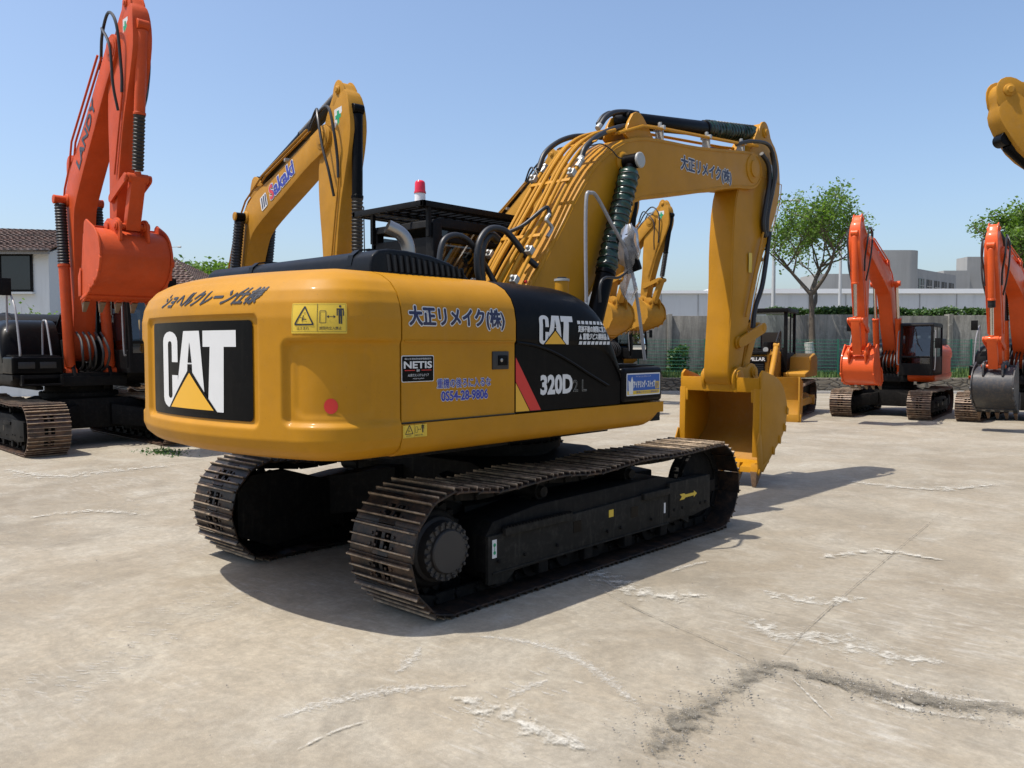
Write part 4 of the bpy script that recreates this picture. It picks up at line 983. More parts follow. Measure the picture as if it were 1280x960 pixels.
hose([(-0.120, 1.956, 4.512), (-0.120, 2.064, 4.625), (-0.120, 2.223, 4.695), (-0.100, 2.325, 4.637), (-0.050, 2.453, 4.634), (0.000, 2.565, 4.609)], .024, par=bo)
m = MB(); 
for p in ((0.050, 1.758, 4.416), (0.050, 2.541, 4.681), (-0.050, 2.453, 4.634), (0.220, 1.203, 3.941)): m.turn(Vector(p) - Vector((0, .03, .03)), (0, 1, 1), [(0, .035), (.07, .035)], 8)
m.build('hose_coupling', M['zinc'], bo, bevel=.004)
m = MB(); m.tube(catmull([(0.270, 1.306, 4.086), (0.280, 1.494, 4.135), (0.280, 1.672, 4.106), (0.300, 1.766, 4.039), (0.330, 1.801, 4.023)], 5), .007, 6); m.build('grease_line', M['hose'], bo)
for xo, z0_ in ((.15, .03), (.22, .0), (-.16, .03)):
    m = MB(); m.tube([(xo, 1.9, 4.34), (xo+.02, 2.35, 4.50+z0_), (xo+.02, 2.9, 4.56+z0_), (xo+.02, 4.9, 4.735+z0_), (xo+.06, 5.2, 4.76+z0_)], .019, 8); m.build('boom_pipe', M['yellow'], bo)
for y, z in ((2.78, 4.55), (3.9, 4.645), (4.85, 4.73)):
    m = MB(); m.box(.12, .27, y-.02, y+.02, z-.01, z+.04); m.turn((.2, y, z+.03), (0, 0, 1), [(0, .025), (.05, .025), (.055, .012)], 8); m.box(.14, .25, y-.01, y+.01, z-.16, z); m.build('clamp_block', M['zinc'], bo, bevel=.004)
# arm cylinder valve block and red hydraulic markings at the boom foot
m = MB(); 
for k in range(4): m.turn((.235 + .004, .18 + .035*k, 2.42 + .05*k), (1, 0, 0), [(0, .018), (.02, .018)], 8)
m.build('red_cable_tie', M['red'], bo)
m = MB(); m.tube(catmull([(-0.170, 4.888, 3.815), (-0.200, 5.030, 4.075), (-0.200, 5.194, 4.178), (-0.170, 5.330, 4.239)], 5), .026, 8); m.build('hose', M['hose'], st)
hose([(-0.200, 5.139, 3.477), (-0.280, 5.257, 3.788), (-0.280, 5.323, 4.064), (-0.200, 5.363, 4.200)], .028, par=st)
hose([(0.260, 5.688, 4.766), (0.270, 5.781, 4.490), (0.270, 5.686, 4.186), (0.250, 5.583, 3.828), (0.240, 5.586, 3.540)], .036, par=st)
hose([(0.270, 5.336, 4.682), (0.280, 5.523, 4.563), (0.280, 5.581, 4.343), (0.270, 5.508, 4.047), (0.250, 5.458, 3.699), (0.240, 5.561, 3.525)], .032, par=st)
hose([(0.220, 5.731, 3.614), (0.220, 5.615, 3.136), (0.220, 5.496, 2.780), (0.200, 5.343, 2.485), (0.200, 5.276, 2.194)], .035, par=st)
# ================================================================== OTHER MACHINES IN THE YARD
G_ = 'excavators standing in the yard'
MO = {'sill': M['blackmat'], 'body': M['orange_old'], 'trim': M['blackmat'], 'arm': M['orange_old'], 'covlen': .95}
MO2 = {'body': M['orange'], 'trim': M['blackmat'], 'arm': M['orange'], 'bcov': False}
MO3 = {'body': M['orange'], 'trim': M['blackmat'], 'arm': M['orange'], 'covlen': .2}
MYO = {'body': M['yellow_old'], 'trim': M['blackmat'], 'arm': M['yellow_old'], 'covlen': .95}
def machine(label, loc, rz, s, mats, tip, st_ang, cyl='black', rod='bellows', bm_=None, guard=False, rb=True, shoes=None, film=False, curl=0, n=47, bhw=.62):
    root = empty('crawler_excavator', (loc[0], loc[1], 0), R(rz), s)
    tag(root, label, 'excavator', G_)
    for sd in (1, -1): crawler(root, sd, n, False, shoes or M['shoe2'], M['under'])
    upper(root, mats, right_black=rb)
    handrail(root)
    T = arm(root, (.15, 1.85), tip, st_ang, mats, cyl=cyl, rodcover=rod, bucket_mat=bm_, curl=curl, bhw=bhw)
    return root, T
oL, T_ = machine('weathered orange excavator with raised arm and orange bucket hanging before the white house', (-12.08, .54), -93.0, 1.0, MO, (2.80, 7.20), -3.1, cyl='own', rb=True, curl=-14)
TB, TS, TK, bo2, st2, bk2 = T_
safety_sign(st2, stick_fn(TS, (5.62, 4.62), .02, .135, 1, R(0)), .22, .36)
q = TB((1.3, 3.35)); an = atan2(TB((1.6, 3.9))[1]-TB((1.2, 3.0))[1], TB((1.6, 3.9))[0]-TB((1.2, 3.0))[0])
decal('boom_lettering', [txt_poly('LANDY', -.70, .70, -.11, .11, .03)], flat((.232, *TB((3.4, 4.20))), (0, cos(an-.95), sin(an-.95)), (0, -sin(an-.95), cos(an-.95)), (1, 0, 0)), M['dtext'], bo2, .004)
oS, T_ = machine('yellow excavator behind the dark hood, blue and red lettering along its raised boom', (-12.17, 3.90), -97.0, 1.06, MYO, (4.74, 5.54), 3.7)
TB, TS, TK, bo3, st3, bk3 = T_
safety_sign(st3, stick_fn(TS, (5.60, 4.58), .02, .140, 1, R(4)), .26, .34)
a, b = TB((3.0, 4.08)), TB((4.5, 4.36)); an = atan2(b[1]-a[1], b[0]-a[0])
fn = flat((.232, *a), (0, cos(an), sin(an)), (0, -sin(an), cos(an)), (1, 0, 0))
decal('boom_lettering_outline', [txt_poly('Sakaki', .05, 1.12, -.10, .17, .07)], fn, M['white'], bo3, .003)
decal('boom_lettering', [txt_poly('Sakaki', .05, 1.12, -.10, .17, .035)], fn, M['blue'], bo3, .005)
decal('boom_lettering_initial', [txt_poly('S', .05, .20, -.095, .165, .035)], fn, M['red'], bo3, .007)
decal('boom_emblem', [rrect(-.40, -.10, -.12, .16, .05)], fn, M['white'], bo3, .003)
decal('boom_emblem_bars', [([(-.36 + .085*i, -.09), (-.31 + .085*i, -.09), (-.29 + .085*i, .13), (-.34 + .085*i, .13)], [(0, 1, 2, 3)]) for i in range(3)], fn, M['navy'], bo3, .005)
oS2, T_ = machine('yellow excavator mostly hidden behind the black cab, only its raised boom showing', (-13.01, 12.52), -97.8, 1.0, MYO, (3.53, 6.62), 1.04)
TB, TS, TK, bo4, st4, bk4 = T_
a, b = TB((2.6, 4.0)), TB((4.4, 4.34)); an = atan2(b[1]-a[1], b[0]-a[0]); fn = flat((.232, *a), (0, cos(an), sin(an)), (0, -sin(an), cos(an)), (1, 0, 0))
decal('boom_lettering', [txt_poly('子保', 0, .62, -.12, .16, .03)], fn, M['navy'], bo4, .005)
oM1, T_ = machine('yellow excavator whose hanging bucket shows just past the black side cover', (-13.87, 17.17), -97.1, 1.0, MYO, (3.49, 6.65), -3.83, curl=-18, bhw=.55)
oM2, T_ = machine('yellow excavator in the far row, bucket hanging against the concrete wall', (-15.52, 22.68), -97.3, 1.0, MYO, (3.01, 6.96), -5.98, curl=-22, bhw=.56)
TB, TS, TK, bo5, st5, bk5 = T_
safety_sign(st5, stick_fn(TS, (5.60, 4.60), .02, .140, 1, R(0)), .28, .38)
oR1, T_ = machine('bright orange excavator with orange bucket parked before the wall beside the airy tree', (-2.18, 18.78), -173.4, .82, MO2, (4.73, 5.50), -1.7, cyl='own', rod='none', curl=-34, bhw=.47)
oR2, T_ = machine('bright orange excavator with dark worn bucket at the edge of the yard', (.92, 19.33), -176.9, .82, MO3, (5.10, 4.97), -6.4, cyl='own', rod='bellows', bm_=M['bucketblack'], curl=-10, bhw=.52)
loc9 = (6.493, 8.997)
oY, T_ = machine('yellow excavator with only its stick head and black cylinder reaching into the picture', loc9, 132.5, 1.0, MYO, (3.65, 5.09), -45, rod='bellows')
# ================================================================== BULLDOZER
def bulldozer(loc, rz):
    root = empty('bulldozer', (loc[0], loc[1], 0), R(rz), 1.0)
    tag(root, 'yellow bulldozer with wide front blade and black cab before the concrete wall', 'bulldozer')
    Yp = M['yellow_old']
    # tracks: own loop, lower than the excavators'
    for sd in (1, -1):
        cx = sd*.95; P = []
        for i in range(16): P.append((-1.15 + 2.3*i/16, .03))
        for i in range(10): a = -pi/2 + pi*i/10; P.append((1.15 + .36*cos(a), .40 + .37*sin(a)))
        for i in range(16): P.append((1.15 - 2.3*i/16, .78 + .10*i/16))
        for i in range(12): a = pi/2 + .1 + (pi-.1)*i/12; P.append((-1.15 + .42*cos(a), .47 + .43*sin(a)))
        m = MB(); PP = [Vector(p) for p in P]; n = len(PP)
        m.prism([tuple(p*1.0 + (Vector((0, .42)) - p)*.10) for p in PP], cx-.10, cx+.10)
        ch = m.build('track_chain', M['under'], root)
        # even shoes
        S = [0]
        for i in range(n): S.append(S[-1] + (PP[(i+1) % n]-PP[i]).length)
        N_ = 38; j = 0; first = None
        for k in range(N_):
            d = S[-1]*(k+.5)/N_
            while S[j+1] < d: j += 1
            a = PP[j]; b = PP[(j+1) % n]; t = (d-S[j])/(S[j+1]-S[j]); p = a.lerp(b, t); tg = (b-a).normalized(); nr = Vector((tg.y, -tg.x)); h = S[-1]/N_/2
            if first is None:
                q = MB(); q.prism([(-h*1.02, 0), (-h*1.02, .02), (h*.7, .02), (h*.72, .075), (h*.95, .075), (h*.98, 0)], -.28, .28); first = q.build('track_shoe', M['shoe2'], ch, bevel=.003, seg=1); o = first
            else: o = first.copy(); COL.objects.link(o); o.parent = ch
            T = Vector((0, tg.x, tg.y)); Nn = Vector((0, nr.x, nr.y)); X = T.cross(Nn)
            o.matrix_local = Matrix(((X.x, T.x, Nn.x, cx), (X.y, T.y, Nn.y, p.x), (X.z, T.z, Nn.z, p.y), (0, 0, 0, 1)))
        m = MB(); m.prism([(-1.2, .25), (-1.2, .5), (-.3, .62), (1.0, .58), (1.3, .48), (1.3, .28)], cx-.17, cx+.17)
        m.box(cx+sd*.17-.02, cx+sd*.17+.02, -.9, 1.0, .30, .50); fr = m.build('track_frame', Yp, root, bevel=.02)
        m = MB(); m.turn((cx-.1, -1.15, .47), (1, 0, 0), [(0, .18), (.0, .36), (.2, .36), (.2, .18)], 24); m.build('drive_sprocket', M['under'], fr); m = MB(); m.turn((cx-.1, 1.15, .40), (1, 0, 0), [(0, .15), (0, .31), (.2, .31), (.2, .15)], 24); m.build('idler_wheel', M['under'], fr)
        # push arm
        m = MB(); A = Vector((sd*1.28, -.4, .42)); B = Vector((sd*1.30, 2.15, .36)); m.box(sd*1.28-.05, sd*1.28+.05, -.5, 2.2, .32, .50); m.turn((sd*1.22, -.4, .41), (sd, 0, 0), [(0, .14), (.14, .14)], 16); m.build('push_arm', Yp, root, bevel=.015)
    m = MB(); m.box(-.66, .66, -1.5, 1.5, .55, 1.05); m.prism([(-.1, 1.05), (-.1, 1.78), (1.62, 1.70), (1.68, .80), (1.0, .75)], -.50, .50)
    hood = m.build('engine_hood', Yp, root, bevel=.03)
    m = MB(); m.box(-.40, .40, 1.60, 1.70, .85, 1.50); g = m.build('radiator_grille', M['blackmat'], root, bevel=.01)
    m = MB()
    for i in range(12): m.box(-.38, .38, 1.70, 1.715, .88+.05*i, .90+.05*i)
    m.build('grille_bars', M['hose'], g)
    m = MB(); m.box(-.45, .45, 1.62, 1.73, 1.50, 1.66); nb = m.build('name_bar', M['blackmat'], root, bevel=.01)
    decal('name_lettering', [txt_poly('CATERPILLAR', -.42, .42, 1.54, 1.63, .03)], flat((0, 1.732, 0), (-1, 0, 0), (0, 0, 1), (0, 1, 0)), M['white'], nb, .003)
    m = MB(); m.box(-.46, .46, 1.3, 1.72, 1.72, 1.79); m.tube([(.25, .7, 1.75), (.25, .7, 2.45), (.25, .62, 2.55)], .055, 12); m.tube([(-.2, .5, 1.75), (-.2, .5, 2.05)], .1, 14); m.build('hood_stack', M['blackmat'], root, bevel=.01)
    m = MB()
    for s in (-1, 1): m.prism([(-1.7, 1.05), (-1.7, 1.60), (-1.3, 1.72), (-.55, 1.62), (-.45, 1.25), (.25, 1.18), (.25, 1.05)], s*.60, s*1.22)
    m.box(-.6, .6, -1.75, -1.1, .9, 1.75); m.build('fender', Yp, root, bevel=.04, seg=3)
    m = MB()
    for x in (-.62, .62):
        m.box(x-.05, x+.05, -1.25, -1.13, 1.2, 2.95); m.box(x-.05, x+.05, -.02, .08, 1.2, 2.95); m.box(x-.03, x+.03, -.62, -.56, 1.2, 2.9)
    m.box(-.72, .72, -1.35, .20, 2.90, 3.02); m.box(-.62, .62, -.02, .03, 1.2, 1.85); m.box(-.62, .62, -1.25, -1.2, 1.2, 1.9); m.box(.60, .65, -1.2, .05, 1.2, 1.75); m.box(-.65, -.60, -1.2, .05, 1.2, 1.75)
    cb = m.build('cab', M['blackmat'], root, bevel=.02, seg=2)
    for P in ([(-.6, .03, 1.85), (.6, .03, 1.85), (.6, .03, 2.9), (-.6, .03, 2.9)], [(.63, -1.15, 1.75), (.63, 0, 1.75), (.63, 0, 2.9), (.63, -1.15, 2.9)], [(-.63, -1.15, 1.75), (-.63, 0, 1.75), (-.63, 0, 2.9), (-.63, -1.15, 2.9)]):
        q = MB(); q.add([Vector(p) for p in P], [(0, 1, 2, 3)]); q.build('window_pane', M['glass'], cb, recalc=False)
    m = MB(); m.box(-.3, .3, -1.0, -.45, 1.3, 1.75); m.box(-.3, .3, -1.05, -.9, 1.75, 2.35); m.build('operator_seat', plain('dark_red_seat', (.10, .02, .025), .7), cb, bevel=.04)
    # blade: curved section across, with end plates and cutting edge
    sec = [(2.62, .06), (2.50, .22), (2.42, .45), (2.42, .75), (2.50, 1.00), (2.60, 1.14)]
    m = MB(); back = [(y-.05, z) for y, z in sec[::-1]]
    m.prism(sec + back, -1.46, 1.46); m.prism([(2.30, .3), (2.36, .3), (2.36, .9), (2.30, .9)], -1.2, 1.2)
    bl = m.build('blade', Yp, root, bevel=.008)
    m = MB()
    for s in (-1, 1): m.prism([(2.70, .03), (2.30, .10), (2.22, .40), (2.22, 1.02), (2.66, 1.16), (2.66, .5)], s*1.46, s*1.50); m.box(s*1.38-.16, s*1.38+.16, 2.63, 2.67, .0, .20)
    m.box(-1.45, 1.45, 2.635, 2.66, .0, .16); m.build('blade_edge', Yp, bl, bevel=.008)
    m = MB(); m.prism([(2.34, .45), (2.34, .95), (1.7, .8), (1.7, .55)], -.25, .25); m.build('blade_bracket', Yp, bl, bevel=.02)
    for s in (-1, 1):
        cylinder(root, (s*.62, 1.25, 1.95), (s*.62, 2.30, .62), .075, .62, Yp, M['chrome'], name='lift_cylinder')
        m = MB(); m.box(s*.62-.06, s*.62+.06, 1.1, 1.35, 1.5, 1.95); m.build('cylinder_mount', Yp, root, bevel=.02)
        m = MB(); m.tube(catmull([(s*.55, .9, 1.7), (s*.66, 1.0, 2.2), (s*.68, 1.15, 2.35), (s*.62, 1.3, 2.05)], 6), .022, 8); m.build('hose', M['hose'], root)
        m = MB(); m.tube([(s*.50, .3, 1.78), (s*.50, .3, 1.88), (s*.50, 1.4, 1.84), (s*.50, 1.4, 1.72)], .018, 8); m.build('hood_rail', M['yellow_old'], root)
        m = MB(); m.turn((s*.40, 1.5, 1.84), (0, 1, 0), [(0, .05), (.05, .07), (.09, .07)], 14); m.build('headlight', M['zinc'], root)
    return root
bulldozer((-5.15, 16.75), -166.7)
# ================================================================== SETTING
# --- yard ground: one sheet to the horizon
def concrete():
    m, nt, b = new_mat('worn_concrete'); v = coords(nt)
    n1 = noise(nt, v, .22, 6, .6, .4); n2 = noise(nt, v, 1.1, 8, .68, .6); n3 = noise(nt, v, 22, 5, .7)
    base = mixc(nt, ramp(nt, n1, .32, .68), (.235, .195, .138, 1), (.395, .345, .262, 1))
    base = mixc(nt, ramp(nt, n2, .45, .72), base, mixc(nt, .75, base, (.44, .41, .34, 1)))
    st = ramp(nt, noise(nt, v, .75, 9, .8, 1.2), .48, .68); base = mixc(nt, st, base, mixc(nt, .60, base, (.17, .15, .115, 1)))
    # dragged scratches: stretched noise in three directions, only where a mask lets them through
    for rot, sc, lo, hi_, msk, col in ((-.62, (3.4, 26, 1), .56, .68, (.47, .62, .45), (.45, .425, .37, 1)), (.35, (4.0, 24, 1), .57, .69, (.47, .62, .40), (.45, .425, .37, 1)), (1.25, (1.8, 26, 1), .60, .68, (.50, .62, .45), (.15, .13, .10, 1)), (-.95, (3.2, 12, 1), .55, .69, (.46, .62, .38), (.46, .435, .38, 1))):
        mp = N(nt, 'ShaderNodeMapping'); mp.inputs['Rotation'].default_value = (0, 0, rot); mp.inputs['Scale'].default_value = sc; L(nt, v, mp.inputs['Vector'])
        a = ramp(nt, noise(nt, mp.outputs[0], 1.0, 5, .6, .25), lo, hi_)
        mk = ramp(nt, noise(nt, v, msk[2], 3, .6, .8), msk[0], msk[1])
        mul = N(nt, 'ShaderNodeMath', operation='MULTIPLY'); L(nt, a, mul.inputs[0]); L(nt, mk, mul.inputs[1])
        ml = N(nt, 'ShaderNodeMath', operation='MULTIPLY'); ml.inputs[1].default_value = .6; L(nt, mul.outputs[0], ml.inputs[0])
        base = mixc(nt, ml.outputs[0], base, col)
    # blotches of lime and spots of oil
    bl = ramp(nt, noise(nt, v, 2.2, 10, .82, .3), .57, .74); base = mixc(nt, bl, base, (.45, .43, .38, 1))
    sp = ramp(nt, noise(nt, v, 6.5, 4, .6), .735, .76); base = mixc(nt, sp, base, (.10, .09, .07, 1))
    base = mixc(nt, ramp(nt, n3, .35, .75), base, mixc(nt, .36, base, (.13, .115, .09, 1)))
    fine = noise(nt, v, 120, 3, .6); base = mixc(nt, ramp(nt, fine, .62, .72), base, mixc(nt, .35, base, (.15, .14, .12, 1)))
    ws = noise(nt, v, 75, 4, .7); base = mixc(nt, ramp(nt, ws, .60, .72), base, mixc(nt, .45, base, (.50, .48, .43, 1)))
    ag = noise(nt, v, 9, 8, .85); base = mixc(nt, ramp(nt, ag, .40, .60), mixc(nt, .38, base, (.15, .13, .10, 1)), base)
    L(nt, base, b.inputs['Base Color']); b.inputs['Roughness'].default_value = .82; b.inputs['Specular IOR Level'].default_value = .3
    ad = N(nt, 'ShaderNodeMath', operation='ADD'); L(nt, n3, ad.inputs[0]); L(nt, fine, ad.inputs[1])
    bump(nt, b, ad.outputs[0], .35, .006); return m
MC = concrete()
me = bpy.data.meshes.new('yard_ground'); me.from_pydata([(-900, -900, 0), (900, -900, 0), (900, 900, 0), (-900, 900, 0)], [], [(0, 1, 2, 3)]); me.materials.append(MC)
go = bpy.data.objects.new('ground', me); COL.objects.link(go); tag(go, kind='structure')
# chalky scrapes and the dark broken joint: thin sheets with ragged edges
def ragged(name, col, thr=.5, sc=9, stretch=(1, 1, 1), hi_=.06, bmp=0, edge_k=.3):
    m, nt, b = new_mat(name); v = coords(nt, 'Object', stretch); out = nt.nodes['Material Output']
    at = N(nt, 'ShaderNodeAttribute'); at.attribute_name = 'edge'
    ad = N(nt, 'ShaderNodeMath', operation='MULTIPLY_ADD'); ad.inputs[1].default_value = edge_k; L(nt, at.outputs['Fac'], ad.inputs[0]); L(nt, noise(nt, v, sc, 9, .75), ad.inputs[2])
    f = ramp(nt, ad.outputs[0], thr, thr + hi_)
    t = N(nt, 'ShaderNodeBsdfTransparent'); x = N(nt, 'ShaderNodeMixShader'); L(nt, f, x.inputs[0]); L(nt, t.outputs[0], x.inputs[1]); L(nt, b.outputs[0], x.inputs[2]); L(nt, x.outputs[0], out.inputs['Surface'])
    L(nt, mixc(nt, noise(nt, v, 40, 5, .7), c4(col, .7), c4(col, 1.25)), b.inputs['Base Color']); b.inputs['Roughness'].default_value = .9
    if bmp: bump(nt, b, noise(nt, v, 60, 5, .7), bmp, .02)
    return m
MK = ragged('chalky_scrape', (.47, .445, .39), .665, 30, (1, 1, 1), .30, 0, .32); MK2 = ragged('chalky_smear', (.47, .445, .385), .635, 9, (1, 1, 1), .18, 0, .22); MD = ragged('broken_joint_dirt', (.20, .178, .138), .79, 9, (1, 1, 1), .26, .8, .42); MD2 = ragged('hairline_joint', (.15, .133, .105), .56, 14, (1, 1, 1), .30, 0, .25)
def strip(name, P, w, mat, z=.004, label=None):
    P = catmull([(p[0], p[1], 0) for p in P], 8); n = 7; V = []; F = []; A = []
    for i, p in enumerate(P):
        t = (P[min(i+1, len(P)-1)] - P[max(i-1, 0)]).normalized(); nn = Vector((-t.y, t.x, 0)); tt = i/(len(P)-1)
        ww = w*(.25 + .75*sin(pi*min(1, max(0, tt)))) if name == 'scrape_mark' else w
        for j in range(n):
            k = j/(n-1)*2-1; V.append(p + nn*ww*k + Vector((0, 0, z))); A.append(min(1 - abs(k), 1)*(min(1, 6*min(tt, 1-tt)+.15)))
    for i in range(len(P)-1):
        for j in range(n-1): F.append((i*n+j, i*n+j+1, (i+1)*n+j+1, (i+1)*n+j))
    me = bpy.data.meshes.new(name); me.from_pydata([tuple(v) for v in V], [], F); at = me.attributes.new('edge', 'FLOAT', 'POINT')
    for i, a in enumerate(A): at.data[i].value = a
    me.materials.append(mat); o = bpy.data.objects.new(name, me); COL.objects.link(o); tag(o, kind='structure'); return o
for i, (P, w, mm) in enumerate([([(1.814, -2.137, 0.000), (2.120, -1.958, -0.000), (2.489, -1.911, 0.000), (2.973, -2.066, 0.000), (3.470, -2.371, -0.000)], .12, MK), ([(2.722, -2.666, 0.000), (2.704, -2.495, 0.000), (2.719, -2.267, 0.000)], .09, MK), ([(2.008, -3.712, -0.000), (2.035, -3.392, 0.000), (2.190, -2.967, 0.000), (2.524, -2.600, 0.000)], .14, MK), ([(2.006, -2.874, 0.000), (1.933, -2.690, 0.000), (1.749, -2.398, 0.000)], .10, MK),
    ([(2.887, -0.347, 0.000), (3.293, -0.675, 0.000), (3.672, -0.535, -0.000), (4.086, -0.575, 0.000), (4.443, -0.388, 0.000)], .34, MK2), ([(2.738, 0.206, -0.000), (3.215, 0.163, 0.000), (3.543, 0.572, 0.000)], .25, MK2), ([(3.900, 0.531, 0.000), (4.360, 0.570, 0.000)], .06, MK), ([(4.079, -0.972, 0.000), (4.478, -1.013, 0.000), (4.804, -0.825, 0.000)], .12, MK), ([(4.060, -1.295, 0.000), (4.437, -1.295, 0.000), (4.843, -1.112, -0.000)], .10, MK2),
    ([(3.657, 1.357, 0.000), (4.099, 1.365, -0.000)], .05, MK), ([(2.030, 0.095, 0.000), (2.022, 0.435, 0.000), (2.096, 0.724, 0.000)], .08, MK), ([(2.389, -3.814, 0.000), (2.353, -3.516, 0.000), (2.394, -3.297, 0.000)], .03, MK), ([(3.716, -1.305, 0.000), (3.918, -1.498, 0.000), (4.196, -1.765, 0.000)], .018, MK),
    ([(-9.100, -1.755, 0.000), (-7.570, -1.560, 0.000), (-7.434, -0.574, 0.000), (-7.284, 0.520, 0.000)], .55, MK2), ([(-4.502, -2.903, 0.000), (-4.381, -2.186, 0.000), (-3.493, -1.741, 0.000)], .22, MK2), ([(0.870, 0.072, 0.000), (2.163, -0.526, 0.000), (2.624, -0.103, 0.000)], .30, MK2), ([(2.452, -2.843, 0.000), (2.912, -2.821, 0.000), (3.523, -2.825, 0.000)], .22, MK2), ([(-3.520, 6.889, 0.000), (-2.991, 10.245, 0.000), (-1.047, 9.855, 0.000)], .4, MK2), ([(1.102, 5.995, 0.000), (2.372, 6.067, 0.000), (3.126, 7.470, -0.000)], .35, MK2), ([(2.708, 1.361, 0.000), (3.085, 2.104, 0.000), (3.767, 2.108, 0.000)], .2, MK2)]):
    strip('scrape_mark', P, w, mm, .004 + .0005*i)
strip('broken_joint', [(3.702, -2.761, 0.000), (3.576, -2.274, -0.000), (3.570, -1.846, 0.000), (3.575, -1.270, 0.000), (3.788, -1.191, 0.000), (4.115, -1.201, 0.000), (4.470, -1.131, 0.000), (4.897, -1.025, -0.000)], .26, MD, .0145)
strip('broken_joint', [(3.651, -1.217, 0.000), (4.203, -1.207, 0.000), (4.676, -1.023, 0.000), (4.908, -0.888, 0.000)], .22, MD, .0150)
strip('broken_joint', [(3.654, -2.755, 0.000), (3.609, -2.328, 0.000), (3.596, -2.066, 0.000)], .34, MD, .0155)
strip('slab_joint', [(1.704, -0.591, 0.000), (2.416, -0.904, 0.000), (3.051, -1.104, -0.000), (3.592, -1.305, 0.000)], .010, MD2, .0160)
strip('slab_joint', [(3.592, -1.305, 0.000), (3.424, -0.053, 0.000), (3.196, 2.205, 0.000), (2.976, 4.563, 0.000)], .007, MD2, .0163)
strip('slab_joint', [(-2.676, -3.578, 0.000), (-2.957, -2.640, -0.000), (-3.026, -1.549, 0.000)], .008, MD2, .0166)
# prints pressed by a track: rows of short parallel dashes
rnd = random.Random(31); V = []; F = []; A = []
def dashes(p0, p1, width, n, rows_):
    p0 = Vector(p0); p1 = Vector(p1); t = (p1-p0).normalized(); nn = Vector((-t.y, t.x, 0))
    for k in range(n):
        if rnd.random() < .25: continue
        o = p0.lerp(p1, k/n)
        for r_ in range(rows_):
            if rnd.random() < .4: continue
            a = o + nn*(width*(r_/rows_ - .5) + rnd.uniform(-.03, .03)); L_ = width/rows_*rnd.uniform(.4, .95); w_ = rnd.uniform(.006, .014); j = len(V); dr = (nn + t*rnd.uniform(-.10, .10)).normalized()
            for q in range(4):
                for e in (-1, 1): V.append(tuple(a + dr*(L_*q/3) + t*w_*e + Vector((0, 0, .0035)))); A.append(.75 if q in (1, 2) else .25)
            for q in range(3): F.append((j+2*q, j+2*q+1, j+2*q+3, j+2*q+2))
dashes((0.807, -4.491, 0.000), (-0.325, -2.604, -0.000), .62, 60, 3); dashes((2.701, -3.076, -0.000), (2.725, -2.049, 0.000), .45, 26, 2); dashes((-3.796, -2.809, 0.000), (-4.843, -0.803, 0.000), .6, 22, 3)
me = bpy.data.meshes.new('track_prints'); me.from_pydata(V, [], F); at = me.attributes.new('edge', 'FLOAT', 'POINT')
for i, a in enumerate(A): at.data[i].value = a
me.materials.append(MK); o = bpy.data.objects.new('track_prints', me); COL.objects.link(o); tag(o, kind='structure')
# gravel lying along the broken joint: one uncountable scatter
def pebbles(name, segs, n, w, smin, smax, mat):
    rnd = random.Random(11); m = MB()
    for k in range(n):
        a, b = segs[rnd.randrange(len(segs))]; t = rnd.random(); p = Vector(a).lerp(Vector(b), t); p.x += rnd.gauss(0, w); p.y += rnd.gauss(0, w); s = rnd.uniform(smin, smax)*rnd.random()
        s = max(s, smin*.6); vs = [Vector((rnd.uniform(.6, 1)*s*x, rnd.uniform(.6, 1)*s*y, rnd.uniform(.5, .9)*s*z)) for x, y, z in ((1, 0, 0), (-1, 0, 0), (0, 1, 0), (0, -1, 0), (0, 0, 1), (0, 0, -1))]
        rm = Matrix.Rotation(rnd.uniform(0, 6), 3, 'Z') @ Matrix.Rotation(rnd.uniform(0, 1), 3, 'X')
        m.add([p + rm @ v + Vector((0, 0, s*.3 + .014)) for v in vs], [(0, 2, 4), (2, 1, 4), (1, 3, 4), (3, 0, 4), (2, 0, 5), (1, 2, 5), (3, 1, 5), (0, 3, 5)])
    o = m.build(name, mat, smooth=10); tag(o, 'loose grey gravel crumbled along the broken concrete joint', kind='stuff'); return o
MP = plain('gravel_stone', (.24, .22, .19), .85, var=.6, scale=25)
pebbles('gravel', [((3.576, -2.274, -0.000), (3.570, -1.846, 0.000)), ((3.570, -1.846, 0.000), (3.592, -1.305, 0.000)), ((3.802, -1.226, 0.000), (4.126, -1.235, 0.000)), ((4.126, -1.235, 0.000), (4.485, -1.185, 0.000)), ((4.485, -1.185, 0.000), (4.822, -1.006, 0.000)), ((3.633, -2.724, 0.000), (3.576, -2.274, -0.000))], 1300, .12, .003, .012, MP)
pebbles('gravel', [((1.571, -4.052, 0.000), (2.824, 5.830, 0.000)), ((-2.143, -3.089, 0.000), (3.832, -2.329, 0.000)), ((2.655, 1.312, 0.000), (4.771, -1.116, 0.000))], 500, .7, .003, .009, MP)
